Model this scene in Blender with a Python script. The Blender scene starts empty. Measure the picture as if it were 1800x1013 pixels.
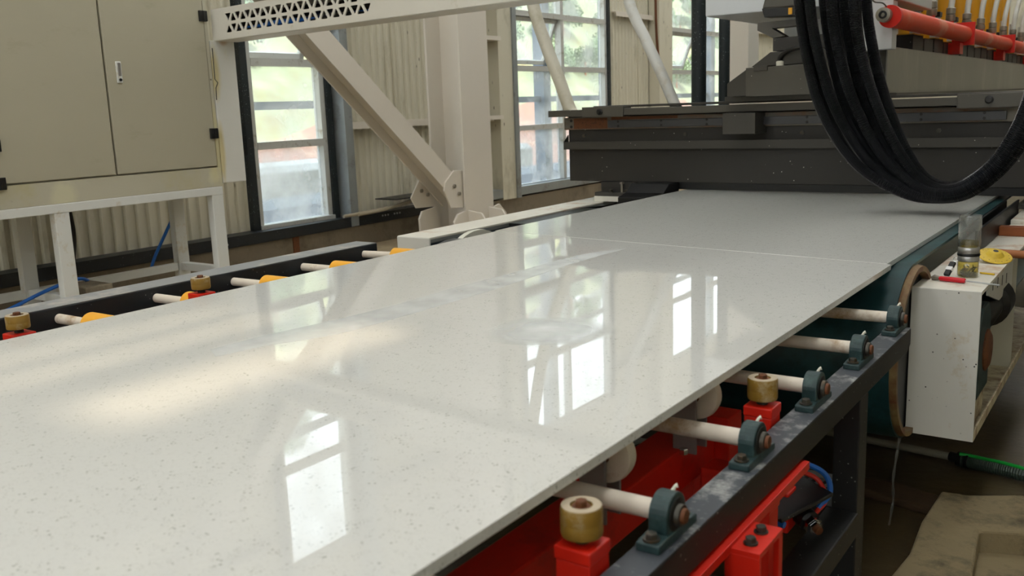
import bpy, bmesh, math, random
from mathutils import Vector, Matrix
random.seed(7)
S = bpy.context.scene
COL = S.collection
PI = math.pi

# ------------------------------------------------------------------ camera
F_PX, YAW, PITCH, ROLL = 1629.16, -0.6136, -0.1919, -0.0368
CAM = Vector((1.56, 0.0, 1.49))
fw = Vector((math.sin(YAW)*math.cos(PITCH), math.cos(YAW)*math.cos(PITCH), math.sin(PITCH)))
rt = Vector((math.cos(YAW), -math.sin(YAW), 0)); up = rt.cross(fw)
r2 = rt*math.cos(ROLL) + up*math.sin(ROLL); u2 = -rt*math.sin(ROLL) + up*math.cos(ROLL)
cam = bpy.data.cameras.new('camera'); cam.sensor_width = 36.0; cam.lens = F_PX/1800*36
cam.clip_start = 0.05; cam.clip_end = 300
cam.dof.use_dof = True; cam.dof.focus_distance = 3.3; cam.dof.aperture_fstop = 5.6
co = bpy.data.objects.new('camera', cam); COL.objects.link(co)
m = Matrix((r2, u2, -fw)).transposed().to_4x4(); m.translation = CAM; co.matrix_world = m
S.camera = co

# ------------------------------------------------------------------ world, sun, exposure
SKY = 2.5
w = bpy.data.worlds.new('world'); S.world = w; w.use_nodes = True
bg = w.node_tree.nodes['Background']; bg.inputs['Color'].default_value = (0.93, 0.965, 1.0, 1); bg.inputs['Strength'].default_value = SKY
sl = bpy.data.lights.new('sun', 'SUN'); sl.energy = 5.6; sl.color = (1.0, 0.95, 0.86); sl.angle = math.radians(1.3)
so = bpy.data.objects.new('sun', sl); COL.objects.link(so)
SUN_TO = Vector((0.55, -0.38, 0.86)).normalized()          # direction towards the sun
so.rotation_euler = SUN_TO.to_track_quat('Z', 'Y').to_euler(); so.location = (6, -6, 12)
S.view_settings.view_transform = 'Standard'; S.view_settings.look = 'None'
S.view_settings.exposure = 0.74; S.view_settings.gamma = 1.0; S.view_settings.use_curve_mapping = False

# ------------------------------------------------------------------ materials
def rgb(h):
    h = h.lstrip('#'); c = [int(h[i:i+2], 16)/255 for i in (0, 2, 4)]
    return tuple((x/12.92 if x <= 0.04045 else ((x+0.055)/1.055)**2.4) for x in c)
M = {}
def mat(name, col, rough=0.5, metal=0.0, var=0.10, scale=5.0, dirt=None, dirt_amt=0.4, dirt_scale=3.0, spots=None, spot_scale=60, spot_amt=0.06,
        bump=0.0, bump_scale=40, spec=0.5, coat=0.0, stretch=(1, 1, 1), alpha=1.0, trans=0.0, ior=1.45, emit=None):
    if isinstance(col, str): col = rgb(col)
    mt = bpy.data.materials.new(name); mt.use_nodes = True; nt = mt.node_tree; N = nt.nodes; L = nt.links
    p = N['Principled BSDF']
    p.inputs['Roughness'].default_value = rough; p.inputs['Metallic'].default_value = metal
    p.inputs['Specular IOR Level'].default_value = spec; p.inputs['Coat Weight'].default_value = coat; p.inputs['Coat Roughness'].default_value = 0.05
    p.inputs['Alpha'].default_value = alpha; p.inputs['Transmission Weight'].default_value = trans; p.inputs['IOR'].default_value = ior
    tc = N.new('ShaderNodeTexCoord'); mp = N.new('ShaderNodeMapping'); mp.inputs['Scale'].default_value = stretch
    L.new(tc.outputs['Object'], mp.inputs['Vector'])
    def noise(sc, det=4.0, ro=0.6):
        n = N.new('ShaderNodeTexNoise'); n.inputs['Scale'].default_value = sc; n.inputs['Detail'].default_value = det; n.inputs['Roughness'].default_value = ro
        L.new(mp.outputs['Vector'], n.inputs['Vector']); return n
    def mix(a, b, fac):
        x = N.new('ShaderNodeMix'); x.data_type = 'RGBA'
        for s, v in ((x.inputs['A'], a), (x.inputs['B'], b)):
            if hasattr(v, 'is_linked') or hasattr(v, 'links'): L.new(v, s)
            else: s.default_value = (*v[:3], 1)
        if hasattr(fac, 'links'): L.new(fac, x.inputs['Factor'])
        else: x.inputs['Factor'].default_value = fac
        return x.outputs['Result']
    def ramp(src, a, b):
        r = N.new('ShaderNodeMapRange'); r.inputs['From Min'].default_value = a; r.inputs['From Max'].default_value = b; r.clamp = True
        L.new(src, r.inputs['Value']); return r.outputs['Result']
    n1 = noise(scale)
    c = mix(tuple(x*(1-var) for x in col), tuple(min(1, x*(1+var)) for x in col), n1.outputs['Fac'])
    if dirt is not None:
        if isinstance(dirt, str): dirt = rgb(dirt)
        n2 = noise(dirt_scale, 6.0, 0.7)
        f = ramp(n2.outputs['Fac'], 0.62-dirt_amt*0.35, 0.72)
        c = mix(c, dirt, f)
    if spots is not None:
        if isinstance(spots, str): spots = rgb(spots)
        v = N.new('ShaderNodeTexVoronoi'); v.inputs['Scale'].default_value = spot_scale; L.new(mp.outputs['Vector'], v.inputs['Vector'])
        n3 = noise(spot_scale*0.21, 2.0)
        r1 = ramp(v.outputs['Distance'], spot_amt*3.2, spot_amt*1.6)
        r3 = ramp(n3.outputs['Fac'], 0.47, 0.53)
        mm = N.new('ShaderNodeMath'); mm.operation = 'MULTIPLY'; L.new(r1, mm.inputs[0]); L.new(r3, mm.inputs[1])
        c = mix(c, spots, mm.outputs[0])
    L.new(c, p.inputs['Base Color'])
    if bump:
        nb = noise(bump_scale, 5.0); b = N.new('ShaderNodeBump'); b.inputs['Strength'].default_value = bump; b.inputs['Distance'].default_value = 0.01
        L.new(nb.outputs['Fac'], b.inputs['Height']); L.new(b.outputs['Normal'], p.inputs['Normal'])
    if emit: p.inputs['Emission Color'].default_value = (*emit, 1); p.inputs['Emission Strength'].default_value = 1
    M[name] = mt
    return mt

mat('cream_paint', '#d3d0c6', 0.45, var=0.04, scale=2, dirt='#b8b29c', dirt_amt=0.1)
mat('cream_stained', '#bdb9a6', 0.42, var=0.05, scale=2, dirt='#b9b28c', dirt_amt=0.25, dirt_scale=2.2, spots='#6d644c', spot_scale=9, spot_amt=0.02)
mat('door_paint', '#b1ac98', 0.34, var=0.04, scale=1.5, dirt='#a8a28c', dirt_amt=0.1, dirt_scale=2.0, stretch=(1, 1, 2.5))
mat('white_frame', '#d9dbd8', 0.42, var=0.06, dirt='#c3b79f', dirt_amt=0.08, dirt_scale=5)
mat('white_panel', '#d8d8d2', 0.45, var=0.03, dirt='#cfc79c', dirt_amt=0.2, dirt_scale=3)
mat('white_machine', '#d3d2cb', 0.45, var=0.04, dirt='#c4b79f', dirt_amt=0.06, dirt_scale=7, spots='#2a2520', spot_scale=38, spot_amt=0.04)
mat('white_top', '#dedbd0', 0.5, var=0.05, dirt='#b98e66', dirt_amt=0.22, dirt_scale=6)
mat('rust_flange', '#c9c0a2', 0.6, var=0.1, dirt='#6d4524', dirt_amt=0.6, dirt_scale=14)
mat('column_paint', '#dad3c7', 0.5, var=0.03, scale=3)
mat('cladding', '#d0cbb8', 0.5, var=0.05, scale=3, dirt='#8f8970', dirt_amt=0.2, dirt_scale=1.6, stretch=(1, 1, 0.35), spots='#3e3626', spot_scale=14, spot_amt=0.035)
mat('galvanised', '#9aa0a2', 0.45, metal=0.5, var=0.12, scale=8, dirt='#6e6a60', dirt_amt=0.2)
mat('aluminium', '#c9cbc8', 0.4, metal=0.25, var=0.05, dirt='#8f8674', dirt_amt=0.15, dirt_scale=9)
mat('gasket', '#1c2427', 0.55, var=0.2, spots='#b9c0c2', spot_scale=70, spot_amt=0.05)
mat('kerb_concrete', '#7f7462', 0.85, var=0.2, scale=3, dirt='#5e5444', dirt_amt=0.4, bump=0.3)
mat('floor_left', '#9c8b70', 0.9, var=0.2, scale=2, bump=0.3, dirt='#bba887', dirt_amt=0.5)
mat('floor_wet', '#4a412f', 0.35, var=0.3, scale=2.5, dirt='#57492f', dirt_amt=0.5, dirt_scale=2.5, bump=0.25, bump_scale=18)
mat('concrete_block', '#897b5e', 0.85, var=0.22, scale=5, dirt='#4a4434', dirt_amt=0.35, dirt_scale=6, bump=0.6, bump_scale=22)
mat('mud', '#453422', 0.8, var=0.3, scale=9, bump=0.6, bump_scale=30)
mat('black_paint', '#20252a', 0.42, var=0.2, scale=4, spots='#8e9294', spot_scale=45, spot_amt=0.035)
mat('black_top', '#43484f', 0.45, var=0.15, scale=6, dirt='#b9bab8', dirt_amt=0.30, dirt_scale=14)
mat('beam_dust', '#8c8e8f', 0.55, var=0.1, dirt='#c3bbb0', dirt_amt=0.3, dirt_scale=4)
mat('rail_black', '#1a1b1c', 0.5, var=0.15, scale=6, dirt='#272727', dirt_amt=0.3, spots='#8c8c88', spot_scale=55, spot_amt=0.04)
mat('roller_white', '#ddd3c4', 0.5, var=0.06, scale=3, dirt='#a98a62', dirt_amt=0.14, dirt_scale=6)
mat('bearing_green', '#243a3c', 0.45, var=0.15, scale=20, dirt='#3f5654', dirt_amt=0.3, dirt_scale=30)
mat('bolt_steel', '#4c4a44', 0.45, metal=0.6, var=0.2, scale=30, dirt='#6b5232', dirt_amt=0.3, dirt_scale=40)
mat('rust', '#6f4226', 0.6, metal=0.2, var=0.3, scale=60, dirt='#3b2a1d', dirt_amt=0.4, dirt_scale=60)
mat('seal_black', '#161512', 0.5, var=0.2)
mat('nipple_white', '#d8d6c8', 0.4, var=0.05)
mat('red_paint', '#d3200c', 0.42, var=0.08, scale=7, dirt='#a01a0e', dirt_amt=0.22, dirt_scale=5)
mat('red_pipe', '#e2431a', 0.5, var=0.06, dirt='#e3a184', dirt_amt=0.2, dirt_scale=2.2)
mat('urethane', '#8f6f2c', 0.35, var=0.25, scale=14, dirt='#b9a988', dirt_amt=0.3, dirt_scale=20)
mat('urethane_dark', '#8a6a22', 0.4, var=0.15, scale=20)
mat('urethane_top', '#b9ab93', 0.45, var=0.12, scale=20)
mat('orange_sleeve', '#f3b13a', 0.4, var=0.05)
mat('nylon', '#d8cbb8', 0.45, var=0.08, scale=18, dirt='#b08d64', dirt_amt=0.2, dirt_scale=14)
mat('bracket_grey', '#8a8684', 0.4, metal=0.4, var=0.1)
mat('belt_teal', '#13363a', 0.42, var=0.15, scale=4, dirt='#275559', dirt_amt=0.4, dirt_scale=5)
mat('drum_rust', '#7d6b46', 0.6, var=0.25, scale=16, dirt='#5f2f1a', dirt_amt=0.75, dirt_scale=12)
mat('drum_pale', '#d7d6cb', 0.45, var=0.04)
mat('drum_end', '#47484a', 0.55, metal=0.2, var=0.2, scale=5)
mat('rubber_black', '#0c0d0e', 0.45, var=0.2)
mat('machine_grey', '#3c3a35', 0.45, var=0.06, scale=2, spots='#c9c6ba', spot_scale=30, spot_amt=0.024)
mat('machine_dark', '#2c2a27', 0.5, var=0.08, scale=2, spots='#d5d2c6', spot_scale=24, spot_amt=0.024)
mat('machine_light', '#4e4b44', 0.45, var=0.05, scale=2, spots='#c9c6ba', spot_scale=26, spot_amt=0.02)
mat('rail_steel', '#6f6b62', 0.45, metal=0.3, var=0.1, dirt='#7c4415', dirt_amt=0.45, dirt_scale=3.0, stretch=(1, 1, 4))
mat('rail_blue', '#4a4b4e', 0.35, metal=0.5, var=0.1)
mat('stainless', '#8f8e89', 0.33, metal=0.4, var=0.2, scale=1.6, dirt='#a5a39c', dirt_amt=0.35, dirt_scale=2.4, stretch=(1, 1, 0.3))
mat('enclosure_white', '#c9cdd0', 0.42, var=0.03)
mat('corrugated_black', '#202124', 0.32, var=0.2, scale=12)
mat('yellow_paint', '#d79a16', 0.4, var=0.06)
mat('silver', '#b9bdc0', 0.3, metal=0.7, var=0.05)
mat('fitting_grey', '#8f897d', 0.4, metal=0.4, var=0.1)
mat('hose_pale', '#c8c4b4', 0.4, var=0.07, scale=6, dirt='#a8a288', dirt_amt=0.3)
mat('hose_clear', '#cfd0cb', 0.35, var=0.06, dirt='#b8ad98', dirt_amt=0.25)
mat('cable_blue', '#1a62b8', 0.45, var=0.05)
mat('cable_black', '#1a1815', 0.5, var=0.1)
mat('cable_red', '#c4281a', 0.45, var=0.05)
mat('conduit', '#b1a690', 0.55, var=0.08)
mat('plastic_black', '#141414', 0.4, var=0.1)
mat('chrome', '#d5d8da', 0.18, metal=1.0, var=0.03)
mat('steel_brushed', '#a9a9a8', 0.3, metal=0.8, var=0.08, scale=30, stretch=(6, 6, 0.2))
mat('tool_red', '#c41323', 0.4, var=0.05)
mat('pencil', '#d8b11e', 0.45, var=0.05)
mat('disc_yellow', '#d3b437', 0.5, var=0.12, scale=12, dirt='#b08f2a', dirt_amt=0.3, dirt_scale=14)
mat('wood', '#9a5f36', 0.55, var=0.2, scale=6, stretch=(0.4, 4, 4))
mat('wood_brown', '#8c4c22', 0.6, var=0.2, scale=5, stretch=(0.4, 4, 4))
mat('tea_leaf', '#3a420f', 0.6, var=0.4, scale=40)
mat('label_white', '#e8e8e8', 0.5, var=0.02)
mat('hose_ribbed_green', '#3c4a40', 0.35, var=0.1)
mat('hose_green', '#16a33a', 0.35, var=0.05)
mat('pipe_grey', '#7c7a6c', 0.6, var=0.1)
mat('outside_ground', '#9a9080', 0.9, var=0.15, scale=1.2)
mat('red_soil', '#846152', 0.95, var=0.15, scale=1.3, dirt='#b09a80', dirt_amt=0.3, dirt_scale=1.2, bump=0.5, bump_scale=5)
mat('grass_bank', '#7c8468', 0.9, var=0.5, scale=1.6, dirt='#6f6747', dirt_amt=0.45, dirt_scale=0.9)
mat('leaf_green', '#74866a', 0.8, var=0.35, scale=3.0)
mat('leaf_dark', '#647a5c', 0.8, var=0.35, scale=3.0)
mat('pale_concrete', '#c2c2bb', 0.85, var=0.08, scale=2)
mat('steel_blue', '#5d6d80', 0.5, metal=0.2, var=0.1)
mat('outer_dark', '#4f5a66', 0.5, var=0.2, scale=3)
mat('roof_sheet', '#b6b4aa', 0.6, var=0.06)
mat('truss_grey', '#8a8678', 0.55, var=0.06)

def patch(name, centre, radius, col, amt=0.8, sq=(1, 1, 1)):
    # a smear of its own shape on one surface
    nt = M[name].node_tree; N = nt.nodes; L = nt.links; p = N['Principled BSDF']; src = p.inputs['Base Color'].links[0].from_socket
    tc = N.new('ShaderNodeTexCoord'); mp = N.new('ShaderNodeMapping'); mp.inputs['Scale'].default_value = sq; L.new(tc.outputs['Object'], mp.inputs['Vector'])
    n = N.new('ShaderNodeTexNoise'); n.inputs['Scale'].default_value = 18; n.inputs['Detail'].default_value = 4; L.new(mp.outputs['Vector'], n.inputs['Vector'])
    v = N.new('ShaderNodeVectorMath'); v.operation = 'DISTANCE'; v.inputs[1].default_value = tuple(a*b for a, b in zip(centre, sq)); L.new(mp.outputs['Vector'], v.inputs[0])
    a = N.new('ShaderNodeMath'); a.operation = 'MULTIPLY_ADD'; a.inputs[1].default_value = radius*0.9; L.new(n.outputs['Fac'], a.inputs[0]); L.new(v.outputs['Value'], a.inputs[2])
    r = N.new('ShaderNodeMapRange'); r.inputs['From Min'].default_value = radius*1.45; r.inputs['From Max'].default_value = radius*0.9; r.inputs['To Max'].default_value = amt; L.new(a.outputs[0], r.inputs['Value'])
    x = N.new('ShaderNodeMix'); x.data_type = 'RGBA'; L.new(r.outputs[0], x.inputs['Factor']); L.new(src, x.inputs['A']); x.inputs['B'].default_value = (*rgb(col), 1); L.new(x.outputs['Result'], p.inputs['Base Color'])
patch('cream_stained', (-3.1, 2.62, 1.12), 0.09, '#d2ceb0', sq=(1, 1, 0.8)); patch('cream_stained', (-3.1, 3.56, 1.15), 0.05, '#d2ceb0'); patch('cream_stained', (-3.1, 3.61, 1.35), 0.12, '#cfc79c', sq=(1, 1, 0.4))
patch('white_panel', (-3.1, 3.63, 1.30), 0.04, '#cdbf86', sq=(1, 1, 0.2)); patch('white_panel', (-3.1, 3.64, 1.75), 0.04, '#cdbf86', sq=(1, 1, 0.2)); patch('white_panel', (-3.1, 3.72, 1.95), 0.04, '#b98a5c', 0.6)
def slab_mat(name, base, rough):
    mt = bpy.data.materials.new(name); mt.use_nodes = True; N = mt.node_tree.nodes; L = mt.node_tree.links; p = N['Principled BSDF']
    p.inputs['Roughness'].default_value = rough; p.inputs['IOR'].default_value = 1.55
    tc = N.new('ShaderNodeTexCoord')
    base = rgb(base)
    def noise(sc, det):
        n = N.new('ShaderNodeTexNoise'); n.inputs['Scale'].default_value = sc; n.inputs['Detail'].default_value = det; L.new(tc.outputs['Object'], n.inputs['Vector']); return n.outputs['Fac']
    def ramp(src, a, b, lo=0.0, hi=1.0):
        r = N.new('ShaderNodeMapRange'); r.inputs['From Min'].default_value = a; r.inputs['From Max'].default_value = b; r.inputs['To Min'].default_value = lo; r.inputs['To Max'].default_value = hi; r.clamp = True
        L.new(src, r.inputs['Value']); return r.outputs['Result']
    def mix(a, b, f):
        x = N.new('ShaderNodeMix'); x.data_type = 'RGBA'
        for s, v in ((x.inputs['A'], a), (x.inputs['B'], b)):
            if hasattr(v, 'links'): L.new(v, s)
            else: s.default_value = (*v, 1)
        L.new(f, x.inputs['Factor']); return x.outputs['Result']
    c = mix(tuple(x*0.965 for x in base), tuple(min(1, x*1.03) for x in base), noise(2.2, 3))
    c = mix(c, tuple(x*0.90 for x in base), ramp(noise(170, 3), 0.52, 0.70, 0, 0.55))
    v = N.new('ShaderNodeTexVoronoi'); v.inputs['Scale'].default_value = 120; L.new(tc.outputs['Object'], v.inputs['Vector'])
    m1 = N.new('ShaderNodeMath'); m1.operation = 'MULTIPLY'; L.new(ramp(v.outputs['Distance'], 0.34, 0.16), m1.inputs[0]); L.new(ramp(noise(40, 2), 0.53, 0.62, 0, 0.75), m1.inputs[1])
    c = mix(c, rgb('#94968f'), m1.outputs[0])
    v2 = N.new('ShaderNodeTexVoronoi'); v2.inputs['Scale'].default_value = 260; L.new(tc.outputs['Object'], v2.inputs['Vector'])
    m2 = N.new('ShaderNodeMath'); m2.operation = 'MULTIPLY'; L.new(ramp(v2.outputs['Distance'], 0.26, 0.12), m2.inputs[0]); L.new(ramp(noise(37, 2), 0.52, 0.60, 0, 0.75), m2.inputs[1])
    c = mix(c, rgb('#7d7f78'), m2.outputs[0])
    L.new(c, p.inputs['Base Color'])
    nb = noise(1.6, 2); b = N.new('ShaderNodeBump'); b.inputs['Strength'].default_value = 0.035; b.inputs['Distance'].default_value = 0.01
    L.new(nb, b.inputs['Height']); L.new(b.outputs['Normal'], p.inputs['Normal'])
    M[name] = mt
slab_mat('slab_stone', '#d9dad7', 0.014)
slab_mat('slab_stone_dull', '#d2d3d0', 0.075)

def glass_mat(name, tint=(0.93, 0.97, 0.98), dust=0.16, rough=0.02, lo=0.03, hi=0.5, power=5.0):
    mt = bpy.data.materials.new(name); mt.use_nodes = True; N = mt.node_tree.nodes; L = mt.node_tree.links
    for n in list(N): N.remove(n)
    o = N.new('ShaderNodeOutputMaterial'); t = N.new('ShaderNodeBsdfTransparent'); t.inputs['Color'].default_value = (*tint, 1)
    g = N.new('ShaderNodeBsdfGlossy'); g.inputs['Roughness'].default_value = rough
    d = N.new('ShaderNodeBsdfTranslucent'); d.inputs['Color'].default_value = (0.85, 0.88, 0.9, 1)
    d2 = N.new('ShaderNodeBsdfDiffuse'); d2.inputs['Color'].default_value = (0.8, 0.82, 0.84, 1)
    dd = N.new('ShaderNodeMixShader'); dd.inputs['Fac'].default_value = 0.4; L.new(d.outputs[0], dd.inputs[1]); L.new(d2.outputs[0], dd.inputs[2])
    lw = N.new('ShaderNodeLayerWeight'); pw = N.new('ShaderNodeMath'); pw.operation = 'POWER'; pw.inputs[1].default_value = power; L.new(lw.outputs['Facing'], pw.inputs[0])
    fr = N.new('ShaderNodeMapRange'); fr.inputs['To Min'].default_value = lo; fr.inputs['To Max'].default_value = hi; L.new(pw.outputs[0], fr.inputs['Value'])
    m1 = N.new('ShaderNodeMixShader'); L.new(fr.outputs[0], m1.inputs['Fac']); L.new(t.outputs[0], m1.inputs[1]); L.new(g.outputs[0], m1.inputs[2])
    tc = N.new('ShaderNodeTexCoord'); n = N.new('ShaderNodeTexNoise'); n.inputs['Scale'].default_value = 3.0; n.inputs['Detail'].default_value = 6; L.new(tc.outputs['Object'], n.inputs['Vector'])
    r = N.new('ShaderNodeMapRange'); r.inputs['From Min'].default_value = 0.35; r.inputs['From Max'].default_value = 0.75; r.inputs['To Min'].default_value = dust*0.4; r.inputs['To Max'].default_value = dust*1.8; L.new(n.outputs['Fac'], r.inputs['Value'])
    m2 = N.new('ShaderNodeMixShader'); L.new(r.outputs[0], m2.inputs['Fac']); L.new(m1.outputs[0], m2.inputs[1]); L.new(dd.outputs[0], m2.inputs[2])
    L.new(m2.outputs[0], o.inputs['Surface']); M[name] = mt
glass_mat('window_glass', dust=0.22)
glass_mat('window_glass_dirty', tint=(0.86, 0.92, 0.97), dust=0.34)
glass_mat('bottle_glass', tint=(0.94, 0.95, 0.95), dust=0.11, lo=0.08, hi=0.9, power=2.5)
glass_mat('tea_liquid', tint=(0.86, 0.76, 0.20), dust=0.03)
def film_mat(name, amount, centre=None, radius=0.2):
    mt = bpy.data.materials.new(name); mt.use_nodes = True; N = mt.node_tree.nodes; L = mt.node_tree.links
    for n in list(N): N.remove(n)
    o = N.new('ShaderNodeOutputMaterial'); t = N.new('ShaderNodeBsdfTransparent')
    d = N.new('ShaderNodeBsdfPrincipled'); d.inputs['Base Color'].default_value = (0.84, 0.86, 0.86, 1); d.inputs['Roughness'].default_value = 0.25
    tc = N.new('ShaderNodeTexCoord'); n = N.new('ShaderNodeTexNoise'); n.inputs['Scale'].default_value = 7.0; n.inputs['Detail'].default_value = 5; L.new(tc.outputs['Object'], n.inputs['Vector'])
    r = N.new('ShaderNodeMapRange'); r.inputs['From Min'].default_value = 0.3; r.inputs['From Max'].default_value = 0.7; r.inputs['To Min'].default_value = amount*0.6; r.inputs['To Max'].default_value = amount*1.3; L.new(n.outputs['Fac'], r.inputs['Value'])
    f = r.outputs[0]
    if centre:
        v = N.new('ShaderNodeVectorMath'); v.operation = 'DISTANCE'; v.inputs[1].default_value = centre; L.new(tc.outputs['Object'], v.inputs[0])
        q = N.new('ShaderNodeMapRange'); q.inputs['From Min'].default_value = radius; q.inputs['From Max'].default_value = radius*0.2; L.new(v.outputs['Value'], q.inputs['Value'])
        m_ = N.new('ShaderNodeMath'); m_.operation = 'MULTIPLY'; L.new(q.outputs[0], m_.inputs[0]); L.new(f, m_.inputs[1]); f = m_.outputs[0]
    m2 = N.new('ShaderNodeMixShader'); L.new(f, m2.inputs['Fac']); L.new(t.outputs[0], m2.inputs[1]); L.new(d.outputs[0], m2.inputs[2]); L.new(m2.outputs[0], o.inputs['Surface']); M[name] = mt
film_mat('water_film', 0.55)
film_mat('water_smear', 0.7, (0.36, 1.86, 0.95), 0.17)
glass_mat('water_clear', tint=(0.8, 0.85, 0.86), dust=0.2)

def sky_mat(name, kind, col):
    mt = bpy.data.materials.new(name); mt.use_nodes = True; N = mt.node_tree.nodes; L = mt.node_tree.links
    for n in list(N): N.remove(n)
    o = N.new('ShaderNodeOutputMaterial'); t = N.new(kind); t.inputs['Color'].default_value = (*col, 1); L.new(t.outputs[0], o.inputs['Surface']); M[name] = mt
sky_mat('added_skylight_sheet', 'ShaderNodeBsdfTranslucent', (0.83, 0.825, 0.81))
sky_mat('added_skylight_clear', 'ShaderNodeBsdfTransparent', (0.50, 0.46, 0.40))

# ------------------------------------------------------------------ mesh helpers
class MB:
    def __init__(s): s.v = []; s.f = []
    def add(s, vs, fs):
        o = len(s.v); s.v += [tuple(v) for v in vs]; s.f += [tuple(i+o for i in f) for f in fs]; return s
    def box(s, x0, x1, y0, y1, z0, z1):
        v = [(x, y, z) for z in (z0, z1) for y in (y0, y1) for x in (x0, x1)]
        return s.add(v, [(0, 2, 3, 1), (4, 5, 7, 6), (0, 1, 5, 4), (1, 3, 7, 5), (3, 2, 6, 7), (2, 0, 4, 6)])
    def obox(s, a, b, wdt, hgt, side=None):
        a = Vector(a); b = Vector(b); d = (b-a).normalized()
        sd = Vector(side) if side else (d.cross(Vector((0, 0, 1))) if abs(d.z) < 0.95 else Vector((1, 0, 0)))
        sd = (sd - d*sd.dot(d)).normalized(); n = sd.cross(d).normalized()
        v = []
        for p in (a, b):
            for i, j in ((-1, -1), (1, -1), (1, 1), (-1, 1)): v.append(p + sd*(i*wdt/2) + n*(j*hgt/2))
        return s.add(v, [(0, 1, 2, 3), (7, 6, 5, 4), (0, 4, 5, 1), (1, 5, 6, 2), (2, 6, 7, 3), (3, 7, 4, 0)])
    def prism(s, pts, axis, a, b):
        # pts: 2-D outline; axis 'x': (y,z), 'y': (x,z), 'z': (x,y)
        def P(p, t): return (t, p[0], p[1]) if axis == 'x' else ((p[0], t, p[1]) if axis == 'y' else (p[0], p[1], t))
        n = len(pts); v = [P(p, a) for p in pts] + [P(p, b) for p in pts]
        f = [tuple(range(n)), tuple(range(2*n-1, n-1, -1))] + [(i, n+i, n+(i+1) % n, (i+1) % n) for i in range(n)]
        return s.add(v, f)
    def cyl(s, a, b, r, n=20, r_b=None, caps=True):
        return s.tube([a, b], [r, r if r_b is None else r_b], n, caps)
    def tube(s, path, r, n=10, caps=True):
        path = [Vector(p) for p in path]; k = len(path)
        rs = r if isinstance(r, (list, tuple)) else [r]*k
        t0 = (path[1]-path[0]).normalized(); nv = t0.orthogonal().normalized(); vs = []
        for i, p in enumerate(path):
            t = (path[min(i+1, k-1)]-path[max(i-1, 0)])
            if t.length < 1e-9: t = t0
            t = t.normalized(); nv = (nv - t*nv.dot(t)).normalized(); bv = t.cross(nv)
            for j in range(n):
                a = 2*PI*j/n; vs.append(p + (nv*math.cos(a) + bv*math.sin(a))*rs[i])
        fs = [(i*n+j, i*n+(j+1) % n, (i+1)*n+(j+1) % n, (i+1)*n+j) for i in range(k-1) for j in range(n)]
        if caps: fs += [tuple(range(n-1, -1, -1)), tuple((k-1)*n+j for j in range(n))]
        return s.add(vs, fs)
    def lathe(s, prof, c, axis='z', n=28, caps=True):
        # prof: (radius, offset along axis)
        vs = []
        for r, h in prof:
            for j in range(n):
                a = 2*PI*j/n; u, q = r*math.cos(a), r*math.sin(a)
                vs.append({'z': (c[0]+u, c[1]+q, c[2]+h), 'x': (c[0]+h, c[1]+u, c[2]+q), 'y': (c[0]+u, c[1]+h, c[2]+q)}[axis])
        k = len(prof)
        fs = [(i*n+j, i*n+(j+1) % n, (i+1)*n+(j+1) % n, (i+1)*n+j) for i in range(k-1) for j in range(n)]
        if caps: fs += [tuple(range(n-1, -1, -1)), tuple((k-1)*n+j for j in range(n))]
        return s.add(vs, fs)
    def build(s, name, material, parent=None, smooth=False, bevel=0.0):
        me = bpy.data.meshes.new(name); me.from_pydata(s.v, [], s.f); me.validate()
        bm = bmesh.new(); bm.from_mesh(me); bmesh.ops.recalc_face_normals(bm, faces=bm.faces); bm.to_mesh(me); bm.free()
        o = bpy.data.objects.new(name, me); COL.objects.link(o)
        me.materials.append(M[material])
        if smooth:
            for p in me.polygons: p.use_smooth = True
            try: me.set_sharp_from_angle(angle=math.radians(40))
            except Exception: pass
        if bevel:
            md = o.modifiers.new('bevel', 'BEVEL'); md.width = bevel; md.segments = 2; md.limit_method = 'ANGLE'; md.angle_limit = math.radians(40)
        if parent is not None: attach(o, parent)
        return o
def wloc(o):
    v = Vector(o.location); p = o.parent
    while p is not None: v = v + Vector(p.location); p = p.parent
    return v
def attach(o, parent):
    o.parent = parent
    # meshes are written in world coordinates unless parent is flagged local
    if not parent.get('_local'):
        o.matrix_parent_inverse = Matrix.Translation(-Vector(parent.location)) if parent.type == 'EMPTY' else Matrix.Identity(4)
def tag(o, label=None, cat=None, group=None, kind=None):
    if label: o['label'] = label
    if cat: o['category'] = cat
    if group: o['group'] = group
    if kind: o['kind'] = kind
    return o
def thing(name, label, cat, loc=(0, 0, 0), group=None):
    o = bpy.data.objects.new(name, None); o.empty_display_size = 0.05; COL.objects.link(o); o.location = loc
    return tag(o, label, cat, group)
def struct(o): o['kind'] = 'structure'; return o
def box(name, material, parent, x0, x1, y0, y1, z0, z1, bevel=0.0):
    return MB().box(x0, x1, y0, y1, z0, z1).build(name, material, parent, bevel=bevel)
def cyl(name, material, parent, a, b, r, n=20, r_b=None):
    return MB().cyl(a, b, r, n, r_b).build(name, material, parent, smooth=True)
def spline(pts, n=12):
    pts = [Vector(p) for p in pts]; out = []
    P = [pts[0]*2-pts[1]] + pts + [pts[-1]*2-pts[-2]]
    for i in range(1, len(P)-2):
        for k in range(n):
            t = k/n; a, b, c, d = P[i-1], P[i], P[i+1], P[i+2]
            out.append(0.5*((2*b) + (c-a)*t + (2*a-5*b+4*c-d)*t*t + (3*b-a-3*c+d)*t**3))
    out.append(pts[-1]); return out
def hexbolt(mb, c, r, h, axis='z'):
    return mb.lathe([(r, 0), (r, h*0.85), (r*0.85, h)], c, axis, n=6)
def copy_tree(o, parent=None):
    c = o.copy(); COL.objects.link(c); c.parent = parent
    for ch in list(o.children): copy_tree(ch, c)
    return c

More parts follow.
